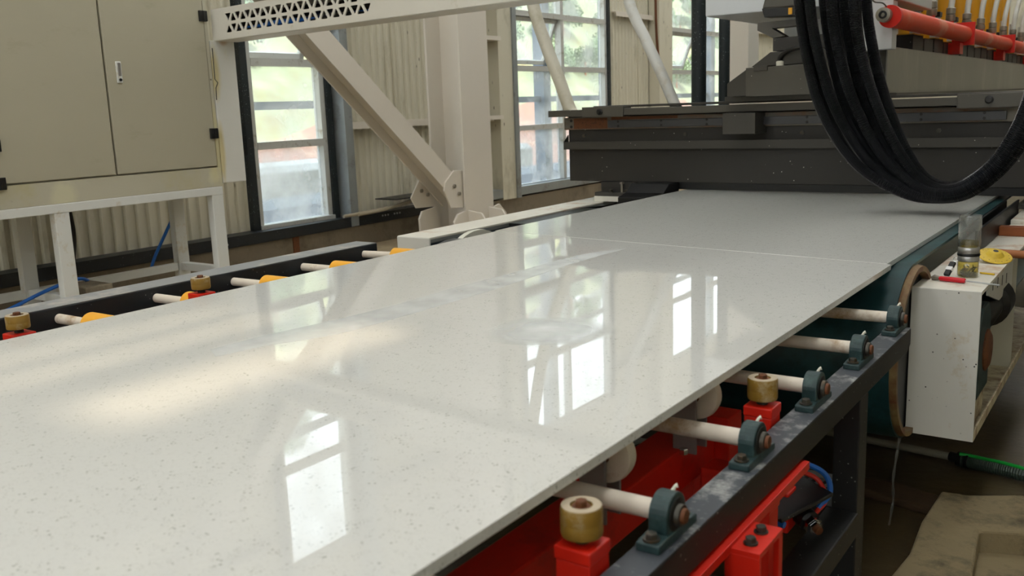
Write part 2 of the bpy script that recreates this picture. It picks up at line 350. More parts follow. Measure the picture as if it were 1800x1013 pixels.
# ================================================================== SETTING
ZF = 0.0          # pit floor on the right
ZL = 0.37         # shop floor along the window wall
XW = -4.2         # inner face of window wall
struct(MB().box(-1.75, 12, -8, 22, -0.12, 0.0).build('floor', 'floor_wet'))
struct(MB().box(XW-0.1, -1.75, -8, 22, 0.0, ZL).build('floor', 'floor_left'))

# window wall: corrugated sheets between windows, each its own sheet
wall = bpy.data.objects.new('wall_left', None); COL.objects.link(wall); struct(wall)
WTOP = 6.2
WINS = [(4.70, 5.60), (8.22, 10.40), (12.02, 14.2)]
WZ0, WZ1 = 0.63, 4.22
PITCH_C = 0.088
def corrugated(y0, y1, z0, z1):
    prof = []
    y = y0; k = 0
    shape = [(0.0, 0.0), (0.22, 0.0), (0.36, -0.020), (0.72, -0.020), (0.86, 0.0)]
    while y < y1-1e-6:
        for u, dx in shape:
            yy = y+u*PITCH_C
            if yy < y1: prof.append((XW+dx, yy))
        y += PITCH_C
    prof.append((XW, y1))
    n = len(prof); vs = [(x, yy, z0) for x, yy in prof] + [(x, yy, z1) for x, yy in prof]
    vs += [(x-0.004, yy, z0) for x, yy in prof] + [(x-0.004, yy, z1) for x, yy in prof]
    fs = [(i, i+1, n+i+1, n+i) for i in range(n-1)] + [(2*n+i+1, 2*n+i, 3*n+i, 3*n+i+1) for i in range(n-1)]
    fs += [(n+i, n+i+1, 3*n+i+1, 3*n+i) for i in range(n-1)] + [(i+1, i, 2*n+i, 2*n+i+1) for i in range(n-1)]
    return MB().add(vs, fs)
edges = [-8.0] + [e for ab in WINS for e in ab] + [20.0]
for i in range(0, len(edges), 2):
    a, b = edges[i], edges[i+1]
    y = a
    while y < b-1e-6:
        e = min(y+0.84*1.02, b)
        if b-e < 0.25: e = b
        corrugated(y, e, 0.50, WTOP).build('cladding_sheet', 'cladding', wall)
        y = e
for a, b in WINS:
    corrugated(a, b, WZ1, WTOP).build('cladding_sheet', 'cladding', wall)
    corrugated(a, b, 0.50, WZ0-0.02).build('cladding_sheet', 'cladding', wall)
for z in (1.42, 2.62, 3.9, 5.2):          # girts
    for i in range(0, len(edges), 2):
        g = MB().prism([(XW+0.005, z), (XW+0.075, z), (XW+0.075, z-0.06), (XW+0.068, z-0.06), (XW+0.068, z-0.008), (XW+0.005, z-0.008)], 'y', edges[i]+0.12, edges[i+1]-0.12)
        g.build('girt', 'column_paint', wall)
# upright posts beside the windows
for y0, y1 in ((5.63, 5.72), (7.86, 8.10), (11.55, 11.95)):
    MB().box(XW+0.01, XW+0.16, y0, y1, 0.55, WTOP).build('window_post', 'galvanised' if y0 < 7 else 'cladding', wall)
MB().box(XW+0.01, XW+0.18, 8.10, 8.17, 0.55, WTOP).build('window_post', 'galvanised', wall)
for z in (1.42, 2.2):
    MB().box(XW+0.02, XW+0.20, 7.60, 7.86, z-0.04, z).build('bracket', 'column_paint', wall)
# kerb and black angle along the wall
kerb = struct(MB().box(XW-0.1, -4.06, -8, 20, ZL-0.05, 0.55).build('baseboard_left', 'kerb_concrete'))
trim = bpy.data.objects.new('trim_1', None); COL.objects.link(trim); struct(trim)
for a, b in ((-8, 4.9), (4.9, 6.78)):
    MB().prism([(-4.09, 0.545), (-4.045, 0.545), (-4.045, 0.628), (XW, 0.628), (XW, 0.618), (-4.09, 0.618)], 'y', a, b).build('angle_strip', 'black_paint', trim, bevel=0.002)
MB().prism([(-4.09, 0.57), (-4.045, 0.57), (-4.045, 0.66), (XW, 0.66), (XW, 0.65), (-4.09, 0.65)], 'y', 7.65, 11.0).build('angle_strip', 'galvanised', trim, bevel=0.002)
for i in range(6): MB().lathe([(0.009, 0), (0.007, 0.006)], (-4.046, 6.02+0.035*i+(0.05 if i > 2 else 0), 0.60), 'x', n=8).build('rivet', 'silver', trim)
for i in range(3): MB().lathe([(0.010, 0), (0.008, 0.006)], (-4.046, 4.24+0.05*i, 0.575), 'x', n=8).build('rivet', 'silver', trim)
for y in (4.98,):
    MB().box(-4.07, -4.05, y, y+0.06, ZL, 0.55).build('kerb_strap', 'rust', trim)

# windows
def window(idx, y0, y1, cols, openable, rails=(1.27, 1.905, 2.48, 3.30)):
    w_ = bpy.data.objects.new('window_%d' % idx, None); COL.objects.link(w_); struct(w_)
    xo, xi = XW-0.06, XW+0.03
    for (a, b) in ((y0-0.01, y0+0.055), (y1-0.055, y1+0.01)):
        MB().box(xo, xi+0.02, a, b, WZ0-0.02, WZ1).build('gasket_strip', 'gasket', w_)
    fa, fb = y0+0.055, y1-0.055
    MB().box(xo+.01, xi, fa, fa+0.05, WZ0, WZ1).build('jamb', 'aluminium', w_)
    MB().box(xo+.01, xi, fb-0.05, fb, WZ0, WZ1).build('jamb', 'aluminium', w_)
    MB().box(xo+.01, xi, fa, fb, WZ1-0.06, WZ1).build('head_rail', 'aluminium', w_)
    MB().box(xo+.01, xi+.03, fa, fb, WZ0-0.01, WZ0+0.03).build('sill', 'aluminium', w_)
    zs = [WZ0+0.03] + list(rails) + [WZ1-0.06]
    ys = [fa+0.05] + [fa+(fb-fa)*k/cols for k in range(1, cols)] + [fb-0.05]
    for z in rails:
        MB().box(xo+.01, xi+.005, fa+0.05, fb-0.05, z-0.028, z+0.028).build('rail', 'aluminium', w_)
    for k in range(1, cols):
        MB().box(xo+.01, xi, ys[k]-0.032, ys[k]+0.032, WZ0+0.03, WZ1-0.06).build('mullion', 'aluminium', w_)
    for r in range(len(zs)-1):
        for k in range(cols):
            a = ys[k]+(0.032 if k else 0); b = ys[k+1]-(0.032 if k < cols-1 else 0)
            c = zs[r]+(0.028 if r else 0); d = zs[r+1]-(0.028 if r < len(zs)-2 else 0)
            if (r, k) in openable:
                # top-hung sash swung outwards
                sw = math.radians(openable[(r, k)]); h = d-c
                top = Vector((XW-0.02, 0, d)); dn = Vector((-math.sin(sw), 0, -math.cos(sw)))
                sh = MB()
                for (ya, yb) in ((a, a+0.045), (b-0.045, b)):
                    sh.obox(top+Vector((0, (ya+yb)/2, 0)), top+dn*h+Vector((0, (ya+yb)/2, 0)), 0.045, 0.035, side=(0, 1, 0))
                for q in (0.022, h-0.022):
                    p = top+dn*q; sh.obox(p+Vector((0, a, 0)), p+Vector((0, b, 0)), 0.045, 0.035, side=dn)
                sash = sh.build('sash', 'aluminium', w_)
                p0, p1 = top+dn*0.04, top+dn*(h-0.04)
                g = MB().add([(p0.x, a+.045, p0.z), (p0.x, b-.045, p0.z), (p1.x, b-.045, p1.z), (p1.x, a+.045, p1.z),
                              (p0.x-.006, a+.045, p0.z), (p0.x-.006, b-.045, p0.z), (p1.x-.006, b-.045, p1.z), (p1.x-.006, a+.045, p1.z)],
                             [(0, 1, 2, 3), (7, 6, 5, 4), (0, 4, 5, 1), (1, 5, 6, 2), (2, 6, 7, 3), (3, 7, 4, 0)]).build('pane', 'window_glass', sash)
                st = top+dn*h*0.6
                MB().cyl((XW-0.01, b-0.03, c+0.03), (st.x, b-0.03, st.z), 0.007, 6).build('stay', 'silver', sash)
            else:
                MB().box(XW-0.028, XW-0.022, a, b, c, d).build('pane', 'window_glass_dirty' if r == 0 else 'window_glass', w_)
    return w_
window(1, *WINS[0], 1, {(2, 0): 14})
window(2, *WINS[1], 2, {(2, 0): 22})
window(3, *WINS[2], 2, {(2, 0): 22})

# roof with unseen skylight strips added to light the slab, end wall
roof = bpy.data.objects.new('ceiling', None); COL.objects.link(roof); struct(roof)
ZR = 6.2
tgt = Vector((-0.33, 1.24, 0.95)); k_ = (ZR-0.95)/SUN_TO.z
cx, cy = tgt.x+SUN_TO.x*k_, tgt.y+SUN_TO.y*k_
cuts = [(cx-0.33, cx-0.25), (cx-0.13, cx-0.04), (cx+0.17, cx+0.43)]; ya, yb = cy-0.36, cy+0.46  # roof slits added so the sun draws soft bands on the slab
def sheet(x0, x1, y0, y1): MB().box(x0, x1, y0, y1, ZR, ZR+0.05).build('roof_sheet', 'roof_sheet', roof)
SKL = [(-2.9, -1.7), (0.5, 1.7)]  # unseen translucent strips, added for light from above
xe = [XW-0.6] + [e for ab in SKL for e in ab] + [9.0]
for i in range(0, len(xe), 2):
    a, b = xe[i], xe[i+1]
    if a < cx < b:
        sheet(a, b, -9, ya); sheet(a, b, yb, 22)
        ce = [a] + [e for ab in cuts for e in ab] + [b]
        for q in range(0, len(ce), 2): sheet(ce[q], ce[q+1], ya, yb)
        for p, q in cuts: MB().box(p, q, ya, yb, ZR+0.01, ZR+0.02).build('added_skylight_pane', 'added_skylight_clear', roof)
    else: sheet(a, b, -9, 22)
for a, b in SKL:
    MB().box(a, b, -9, 22, ZR+0.01, ZR+0.02).build('added_skylight_pane', 'added_skylight_sheet', roof)
for y in (-3, 2.8, 6.46, 12, 18):
    MB().box(XW, 9, y-0.1, y+0.1, ZR-0.5, ZR).build('roof_beam', 'truss_grey', roof)
struct(MB().box(XW, 9, 20, 20.2, -0.1, ZR).build('wall_back', 'cladding'))
# far side of the hall: parapet wall with an open band under the eaves
struct(MB().box(6.0, 6.2, -9, 20, -0.1, 5.2).build('wall_right', 'cladding'))
struct(MB().box(XW, 6.2, -9, -8.8, -0.1, 4.2).build('wall_front', 'cladding'))

# ================================================================== OUTSIDE
gr = MB().box(-40, XW-0.12, -12, 45, 0.0, 0.15).build('ground_outside', 'outside_ground'); struct(gr)
def bank_z(x, y):
    d = -x
    base = 0.15
    if d > 9: base += min((d-9)*0.35, 1.05)
    if d > 12: base += min((d-12)*0.92, 8.2)
    return base + (0.12*math.sin(y*0.9+x*0.4)+0.10*math.sin(y*2.1-x))*min(1, max(0, (d-9)/2))
vs, fs = [], []; nx, ny = 60, 90
for i in range(nx+1):
    for j in range(ny+1):
        x = -8.5-26*i/nx; y = -12+70*j/ny; vs.append((x, y, bank_z(x, y)-0.02))
for i in range(nx):
    for j in range(ny):
        a = i*(ny+1)+j; fs.append((a, a+1, a+ny+2, a+ny+1))
bank = MB().add(vs, fs).build('hillside', 'grass_bank', smooth=True)
bank.data.materials.append(M['red_soil'])
for p in bank.data.polygons:
    x = -p.center.x
    if 9.4 < x < 12.0 + 0.4*math.sin(p.center.y*1.3): p.material_index = 1
struct(bank)
def bush_mesh(r, n, seed):
    rnd = random.Random(seed); mb = MB()
    for _ in range(n):
        th, ph = rnd.uniform(0, 2*PI), math.acos(rnd.uniform(-0.35, 1)); rr = r*(0.55+0.45*rnd.random())
        c = Vector((rr*math.sin(ph)*math.cos(th), rr*math.sin(ph)*math.sin(th), rr*math.cos(ph)*0.85+r*0.55))
        s_ = r*rnd.uniform(0.03, 0.065); u = Vector((rnd.uniform(-1, 1), rnd.uniform(-1, 1), rnd.uniform(-1, 1))).normalized(); v = u.orthogonal().normalized()
        mb.add([c-u*s_, c+v*s_*0.6, c+u*s_, c-v*s_*0.6], [(0, 1, 2, 3)])
    return mb
rnd = random.Random(3)
tree_lib = []
for s_ in range(4):
    t = thing('shrub', '', 'shrub'); t['_local'] = 1
    bush_mesh(1.0, 3000, s_+11).build('foliage', ('leaf_green', 'leaf_dark')[s_ % 2], t)
    MB().cyl((0, 0, -0.15), (0, 0, 0.7), 0.05, 8).build('stem', 'wood', t)
    tree_lib.append(t)
spots = []
def seen(x, y):
    q = y*(1.56-XW)/(1.56-x)
    return any(a-0.15 < q < b+0.15 for a, b in ((4.6, 5.7), (8.1, 10.5), (11.9, 13.3)))
for tries in range(6000):
    top = tries % 3 == 0
    x = -21.6-rnd.random()*1.6 if top else -12.9-rnd.random()*6.5
    y = rnd.uniform(9, 56); s_ = rnd.uniform(1.2, 1.7) if top else rnd.uniform(0.42, 0.8)
    if seen(x, y) and all((x-a)**2+(y-b)**2 > (1.05*(s_+c_))**2 for a, b, c_ in spots): spots.append((x, y, s_))
    if len(spots) >= 64: break
for k, (x, y, s_) in enumerate(spots):
    t = tree_lib[k] if k < 4 else copy_tree(tree_lib[k % 4])
    t.location = (x, y, bank_z(x, y)-0.05); t.scale = (s_, s_, s_*rnd.uniform(0.9, 1.3)); t.rotation_euler.z = rnd.uniform(0, 6)
    if s_ >= 0.95: tag(t, 'tall leafy tree on the hilltop outside the windows', 'tree', 'trees on the hilltop')
    else: tag(t, 'low leafy shrub on the hill slope outside the windows', 'shrub', 'shrubs on the hill slope')
# low retaining wall and dark equipment close outside the glass
t = tag(MB().prism([(-8.2, 0.15), (-7.4, 0.15), (-7.4, 0.80), (-7.5, 0.88), (-8.1, 0.90), (-8.2, 0.84)], 'y', 3.5, 13.5).build('retaining_wall', 'pale_concrete', bevel=0.02),
        'pale concrete retaining wall seen low through the window panes', 'wall')
t = tag(MB().prism([(-6.2, 0.15), (-5.2, 0.15), (-5.2, 0.50), (-5.35, 0.62), (-6.05, 0.65), (-6.2, 0.58)], 'y', 5.4, 13).build('trough', 'outer_dark', bevel=0.03),
        'dark grey trough on the ground just outside the windows', 'trough')
fr = thing('outer_frame', 'blue grey steel frame with posts and bars outside the windows', 'frame', (-5.2, 7, 0.15))
for y in (6.28, 9.95, 11.6, 15.2):
    MB().box(-5.0, -4.85, y, y+0.16, 0.15, 5.0).build('post', 'steel_blue', fr)
for z in (1.55, 3.3):
    MB().box(-4.95, -4.90, 5.0, 16, z, z+0.07).build('bar', 'steel_blue', fr)

# ================================================================== STEEL COLUMN, BRACE
c = thing('steel_column', 'cream painted steel column with flanges standing by the window wall', 'column', (-3.48, 6.46, ZL))
MB().box(-3.32, -3.30, 6.262, 6.665, ZL, 5.9).build('flange', 'column_paint', c, bevel=0.002)
MB().box(-3.67, -3.65, 6.262, 6.665, ZL, 5.9).build('flange', 'column_paint', c, bevel=0.002)
MB().box(-3.65, -3.32, 6.455, 6.475, ZL, 5.9).build('web', 'column_paint', c)
def gusset(pts, x, t=0.02, parent=c): MB().prism(pts, 'x', x, x+t).build('gusset_plate', 'column_paint', parent, bevel=0.002)
gusset([(6.10, ZL), (6.10, 0.56), (6.15, 0.62), (6.27, 0.64), (6.27, ZL)], -3.32)
gusset([(5.93, ZL), (5.92, 0.60), (5.96, 0.66), (6.14, 0.68), (6.16, 0.60), (6.18, ZL)], -3.55)
for xx, yy, s_ in ((-3.30, 6.30, -1), (-3.30, 6.60, 1)):
    MB().prism([(xx, ZL), (xx+0.24, ZL), (xx+0.22, 0.50), (xx+0.14, 0.62), (xx, 0.64)], 'y', yy-0.01, yy+0.01).build('stiffener', 'column_paint', c, bevel=0.002)
gusset([(6.66, ZL), (6.66, 0.63), (6.76, 0.65), (6.86, 0.56), (6.90, ZL)], -3.32)
b_ = thing('diagonal_brace', 'cream steel diagonal brace bolted to the foot of the column', 'brace', (-3.42, 6.2, 0.7))
A, B = Vector((0, 6.30, 0.74)), Vector((0, 3.10, 3.42)); dv = (B-A).normalized(); nv = Vector((0, -dv.z, dv.y))
def bx(x0, x1, o0, o1, name):
    P = [A+nv*o0, B+nv*o0, B+nv*o1, A+nv*o1]
    MB().prism([(p.y, p.z) for p in P], 'x', x0, x1).build(name, 'column_paint', b_, bevel=0.002)
bx(-3.36, -3.345, -0.085, 0.085, 'flange'); bx(-3.55, -3.535, -0.085, 0.085, 'flange'); bx(-3.535, -3.36, -0.008, 0.008, 'web')
for x in (-3.345, -3.575):
    MB().prism([(6.02, 0.83), (6.10, 0.68), (6.28, 0.665), (6.30, 0.98), (6.16, 0.99), (6.04, 0.90)] if x > -3.5 else [(5.86, 0.78), (5.92, 0.69), (6.16, 0.68), (6.2, 0.85), (6.0, 0.95)], 'x', x, x+0.014).build('gusset_plate', 'column_paint', b_, bevel=0.002)
for p in ((6.15, 0.86), (6.21, 0.79)):
    hexbolt(MB(), (-3.331, *p), 0.018, 0.016, 'x').build('bolt', 'fitting_grey', b_)
for p in ((5.99, 0.83), (6.07, 0.79)):
    hexbolt(MB(), (-3.561, *p), 0.018, 0.016, 'x').build('bolt', 'fitting_grey', b_)

# conduits lying on the angle strip and a small cable tray end
t = thing('cable_tray', 'grey perforated cable tray end beside the column foot', 'tray', (-4.0, 6.6, 0.6))
MB().box(-4.08, -3.85, 6.42, 6.76, 0.66, 0.735).build('tray_body', 'galvanised', t, bevel=0.003)
for i in range(4): MB().box(-3.849, -3.846, 6.52+0.04*i, 6.535+0.04*i, 0.68, 0.715).build('slot', 'plastic_black', t)
for i, (dz, dx) in enumerate(((0.0, 0.0), (0.03, 0.03))):
    pth = spline([(-4.05+dx, 5.55+0.15*i, 0.645), (-4.02+dx, 6.0, 0.66), (-3.98+dx, 6.3, 0.69+dz*0.5), (-3.95+dx, 6.45, 0.71)], 8)
    tag(MB().tube(pth, 0.014, 8).build('conduit', 'conduit', smooth=True), ('beige conduit pipe lying on the black angle, lower of two' if i == 0 else 'beige conduit pipe lying on the black angle, upper of two'), 'pipe', 'conduit pipes by the wall')
MB().box(-4.15, -3.9, 6.05, 6.62, 0.735, 0.745).build('tray_lid', 'plastic_black', t)

# ================================================================== CABINET
XC = -3.1
cb = thing('electrical_cabinet', 'large cream electrical cabinet with two doors on a white steel stand', 'cabinet', (XC-0.2, 2.7, ZL))
box('body', 'door_paint', cb, XC-0.45, XC-0.022, 1.55, 3.62, 1.088, 2.75, 0.004)
box('plinth_panel', 'cream_stained', cb, XC-0.03, XC-0.003, 1.55, 3.62, 1.088, 1.203, 0.002)
box('edge_strip', 'cream_stained', cb, XC-0.03, XC-0.004, 3.597, 3.62, 1.203, 2.75, 0.001)
def door(y0, y1):
    return box('door', 'door_paint', cb, XC-0.02, XC, y0, y1, 1.212, 2.75, 0.003)
d1 = door(1.66, 2.293); d2 = door(2.305, 2.925); d3 = door(2.938, 3.592)
def hinge(d, y, z): MB().box(XC-0.004, XC+0.016, y-0.026, y+0.026, z-0.03, z+0.03).box(XC-0.004, XC+0.02, y-0.004, y+0.004, z-0.03, z+0.03).build('hinge', 'plastic_black', d, bevel=0.002)
hinge(d3, 3.585, 2.08); hinge(d3, 3.585, 1.405); hinge(d2, 2.30, 1.40); hinge(d2, 2.30, 1.215)
lk = MB().box(XC, XC+0.010, 2.992, 3.024, 1.698, 1.812).build('lock_handle', 'white_frame', d3, bevel=0.004)
lk2 = MB().box(XC+0.010, XC+0.016, 3.0, 3.016, 1.735, 1.805).build('lever', 'bracket_grey', d3, bevel=0.003)
MB().lathe([(0.008, 0), (0.008, 0.008)], (XC+0.008, 3.008, 1.715), 'x', n=12).build('keyhole', 'plastic_black', d3)
box('side_box', 'white_panel', cb, XC-0.40, XC-0.002, 3.625, 3.80, 1.105, 1.944, 0.004)
# latch wire on the corner
MB().tube([(XC+0.006, 3.63, 1.90), (XC+0.006, 3.628, 1.72), (XC+0.012, 3.642, 1.70), (XC+0.006, 3.63, 1.67), (XC+0.006, 3.626, 1.60)], 0.003, 6).build('latch_wire', 'bolt_steel', cb)
# stand
box('stand_rail', 'white_frame', cb, XC-0.05, XC, 1.55, 3.615, 1.040, 1.087, 0.003)
box('stand_rail', 'white_frame', cb, XC-0.45, XC-0.40, 1.55, 3.615, 1.040, 1.087, 0.003)
for y in (1.95, 2.60, 3.58):
    box('stand_leg', 'white_frame', cb, XC-0.055, XC-0.002, y-0.045, y+0.035, ZL, 1.040, 0.003)
    box('stand_leg', 'white_frame', cb, XC-0.452, XC-0.398, y-0.045, y+0.035, ZL, 1.040, 0.003)
    box('stand_rail', 'white_frame', cb, XC-0.40, XC-0.055, y-0.03, y+0.02, 0.555, 0.603, 0.003)
box('stand_rail', 'white_frame', cb, XC-0.05, XC-0.008, 1.55, 3.53, 0.50, 0.575, 0.003)
box('stand_rail', 'white_frame', cb, XC-0.445, XC-0.40, 1.55, 3.53, 0.555, 0.603, 0.003)
tag(MB().box(XC-0.30, XC-0.05, 2.70, 2.86, 0.50, 0.62).build('junction_box', 'kerb_concrete', bevel=0.006), 'grey junction box low on the cabinet stand', 'box')
tag(MB().tube(spline([(XC-0.25, 2.77, 1.06), (XC-0.24, 2.775, 0.9), (XC-0.25, 2.76, 0.75), (XC-0.28, 2.73, 0.55), (XC-0.3, 2.72, ZL)], 8), 0.016, 10).build('power_cable', 'cable_black', smooth=True),
    'thick black cable hanging under the cabinet', 'cable')
tag(MB().tube(spline([(XC-0.45, 3.62, 0.98), (XC-0.46, 3.55, 0.86), (XC-0.47, 3.42, 0.66), (XC-0.46, 3.36, 0.55)], 8), 0.010, 8).build('air_hose', 'cable_blue', smooth=True),
    'blue air hose slanting behind the right legs of the cabinet stand', 'hose')
tag(MB().tube(spline([(XC-0.2, 2.0, 0.50), (XC-0.16, 2.28, 0.55), (XC-0.18, 2.55, 0.62), (XC-0.2, 2.75, 0.65), (XC-0.3, 2.88, 0.60)], 8), 0.010, 8).build('air_hose', 'cable_blue', smooth=True),
    'blue air hose curling low between the left legs of the cabinet stand', 'hose')

# ================================================================== OVERHEAD DUCT with triangular openings
dct = thing('cable_duct', 'cream sheet metal cable duct with rows of triangular openings', 'duct', (-3.1, 3.66, 1.946))
D0 = Vector((-3.12, 3.665, 1.944)); dd = Vector((0.9956, -0.0941, 0)).normalized(); dn = Vector((-dd.y, dd.x, 0))   # dn points away from the camera (+y)
DH, DL, DD = 0.178, 3.6, 0.16
cu = bpy.data.curves.new('vent_face', 'CURVE'); cu.dimensions = '2D'; cu.fill_mode = 'BOTH'; cu.extrude = 0.003
def poly(pts):
    sp = cu.splines.new('POLY'); sp.points.add(len(pts)-1); sp.use_cyclic_u = True
    for p, q in zip(sp.points, pts): p.co = (q[0], q[1], 0, 1)
poly([(0, 0), (DL, 0), (DL, DH), (0, DH)])
def rounded(tri, r=0.16):
    out = []
    for i in range(3):
        p, a, b = Vector(tri[i]), Vector(tri[i-1]), Vector(tri[(i+1) % 3])
        out += [tuple(p+(a-p)*r), tuple(p+((a-p)+(b-p))*r*0.28), tuple(p+(b-p)*r)]
    return out
pt = 0.0965
for z0, z1 in ((0.036, 0.082), (0.098, 0.144)):
    for k in range(13):
        s0 = 0.175+k*pt
        lowrow = z0 < 0.05
        upt = [(s0-0.030, z0), (s0+0.030, z0), (s0, z1)]
        dnt = [(s0+pt/2-0.030, z1), (s0+pt/2, z0), (s0+pt/2+0.030, z1)]
        if not lowrow: upt, dnt = [(x, z0+z1-z) for x, z in upt], [(x, z0+z1-z) for x, z in dnt]
        poly(rounded(upt)); poly(rounded(dnt))
tmp = bpy.data.objects.new('tmp', cu); COL.objects.link(tmp)
dg = bpy.context.evaluated_depsgraph_get(); me = bpy.data.meshes.new_from_object(tmp.evaluated_get(dg)); bpy.data.objects.remove(tmp)
me.name = 'vent_face'
R4 = Matrix((dd, Vector((0, 0, 1)), -dn)).transposed().to_4x4(); R4.translation = D0
me.transform(R4); me.materials.clear(); me.materials.append(M['cream_paint'])
vf = bpy.data.objects.new('vent_face', me); COL.objects.link(vf); attach(vf, dct)
def dbox(name, material, s0, s1, n0, n1, z0, z1):
    v = [D0+dd*s+dn*n+Vector((0, 0, z)) for z in (z0, z1) for n in (n0, n1) for s in (s0, s1)]
    return MB().add(v, [(0, 2, 3, 1), (4, 5, 7, 6), (0, 1, 5, 4), (1, 3, 7, 5), (3, 2, 6, 7), (2, 0, 4, 6)]).build(name, material, dct)
dbox('bottom_plate', 'cream_paint', 0, DL, 0.003, DD, -0.003, 0.002)
dbox('back_plate', 'cream_paint', 0, DL, DD, DD+0.004, -0.003, DH)
dbox('top_plate', 'cream_paint', 0, DL, 0.003, DD, DH-0.004, DH)
dbox('end_plate', 'cream_paint', -0.003, 0.0, 0, DD, 0, DH)
for i, (r_, mt_, n_, z_) in enumerate(((0.022, 'cable_black', 0.05, 0.03), (0.02, 'cable_black', 0.10, 0.035), (0.016, 'cable_blue', 0.07, 0.055), (0.022, 'hose_clear', 0.12, 0.03), (0.02, 'cable_black', 0.06, 0.09), (0.02, 'cable_black', 0.11, 0.12))):
    pth = [D0+dd*s+dn*(n_+0.012*math.sin(s*5+i))+Vector((0, 0, z_+0.008*math.sin(s*7+2*i))) for s in [0.02+0.1*q for q in range(35)]]
    tag(MB().tube(pth, r_, 8).build('duct_cable', mt_, smooth=True), ['black cable lowest in front inside the cream duct', 'black cable lying at the back of the cream duct', 'blue cable inside the cream duct openings', 'clear hose lying inside the cream duct', 'upper black cable inside the cream duct', 'topmost black cable inside the cream duct'][i], 'cable', 'cables in the duct')

# ================================================================== ROLLER TABLE
rtb = thing('roller_table', 'black steel roller table with white rollers carrying the polished slab', 'roller table', (0, 1.5, 0))
ZA = 0.860
# right rail: square tube with cut end
MB().prism([(-0.6, 0.757), (-0.6, 0.82), (2.80, 0.82), (2.80, 0.772), (2.765, 0.757)], 'x', 0.939, 1.0).build('side_rail', 'rail_black', rtb, bevel=0.003)
MB().box(0.940, 0.999, -0.6, 2.799, 0.8195, 0.8212).build('worn_rail_top', 'black_top', rtb)
MB().box(-1.528, -1.395, -0.6, 3.125, 0.70, 0.8985).build('side_beam', 'black_paint', rtb, bevel=0.004)
MB().box(-1.526, -1.397, -0.6, 3.123, 0.8985, 0.9005).build('dusty_beam_top', 'beam_dust', rtb)
def leg(x0, x1, y0, y1): box('leg', 'rail_black', rtb, x0, x1, y0, y1, 0.0, 0.757, 0.003)
leg(0.937, 1.0, 2.26, 2.335); leg(-1.5, -1.43, 2.3, 2.38); leg(-1.5, -1.43, 0.4, 0.48); leg(0.937, 1.0, 0.05, 0.125)
box('lower_brace', 'rail_black', rtb, 0.925, 1.005, 0.0, 2.26, 0.40, 0.462, 0.004)
box('lower_brace', 'rail_black', rtb, -1.43, 0.937, 2.27, 2.33, 0.40, 0.46, 0.003)
shafts = [(0.87, 0.84), (1.241, 1.222), (1.611, 1.590), (1.987, 1.957), (2.359, 2.303), (2.739, 2.666)]
XR, XL = 0.955, -1.395
def roller_at(yr, yl, x0=XR, x1=XL):
    o = MB().cyl((x0, yr, ZA), (x1, yl, ZA), 0.0165, 20).build('roller', 'roller_white', rtb, smooth=True)
    def yat(x): return yr+(yl-yr)*(x-XR)/(XL-XR)
    MB().tube([(-1.215, yat(-1.215), ZA), (-1.21, yat(-1.21), ZA), (-1.0, yat(-1.0), ZA), (-0.995, yat(-0.995), ZA)], [0.034, 0.039, 0.039, 0.034], 24).build('sleeve', 'orange_sleeve', o, smooth=True)
    if x0 > 0:
        for x in (-0.5, 0.05, 0.5):
            MB().cyl((x-0.02, yat(x-.02), ZA), (x+0.02, yat(x+.02), ZA), 0.072, 24).build('support_wheel', 'nylon', o, smooth=True)
for yr, yl in shafts: roller_at(yr, yl)
roller_at(3.10, 3.034, -0.93, XL)
def bearing(y):
    # pillow block: foot flange along the rail, rounded housing, insert, bolts, grease nipple
    yr = y; zb = 0.8212; x0, x1 = 0.947, 0.987
    foot = [(yr-0.070, zb), (yr+0.070, zb), (yr+0.070, zb+0.014), (yr+0.040, zb+0.017), (yr+0.035, zb+0.030)]
    arc = [(yr+0.0355*math.cos(a), ZA+0.0355*math.sin(a)) for a in [math.radians(-10+200*k/16) for k in range(17)]]
    prof = foot + arc + [(yr-0.035, zb+0.030), (yr-0.040, zb+0.017), (yr-0.070, zb+0.014)]
    h = MB().prism(foot[:3] + [(yr+0.040, zb+0.017), (yr-0.040, zb+0.017), (yr-0.070, zb+0.014)], 'x', x0, x1)
    h.prism([(yr+0.034, zb+0.012)] + arc + [(yr-0.034, zb+0.012)], 'x', x0+0.004, x1-0.004)
    o = h.build('bearing_block', 'bearing_green', rtb, smooth=False, bevel=0.0025)
    MB().lathe([(0.027, 0), (0.027, 0.003), (0.022, 0.004)], (x1-0.005, yr, ZA), 'x', n=24).build('bearing_seal', 'seal_black', o, smooth=True)
    MB().lathe([(0.018, 0), (0.018, 0.009), (0.0165, 0.011)], (x1-0.004, yr, ZA), 'x', n=20).build('bearing_insert', 'bolt_steel', o, smooth=True)
    MB().lathe([(0.0125, 0), (0.0125, 0.013), (0.011, 0.015)], (x1-0.002, yr, ZA), 'x', n=20).build('shaft_end', 'rust', o, smooth=True)
    for s_ in (-1, 1):
        bm_ = MB().lathe([(0.0135, 0), (0.0135, 0.003)], ((x0+x1)/2, yr+s_*0.055, zb+0.0155), 'z', n=16); hexbolt(bm_, ((x0+x1)/2, yr+s_*0.055, zb+0.0185), 0.0095, 0.009)
        bm_.build('bolt', 'bolt_steel', o)
    MB().tube([(x0+0.022, yr+0.012, ZA+0.030), (x0+0.026, yr+0.018, ZA+0.038), (x0+0.029, yr+0.020, ZA+0.039)], [0.003, 0.003, 0.0045], 8).build('grease_nipple', 'nipple_white', o)
for yr, yl in shafts: bearing(yr)

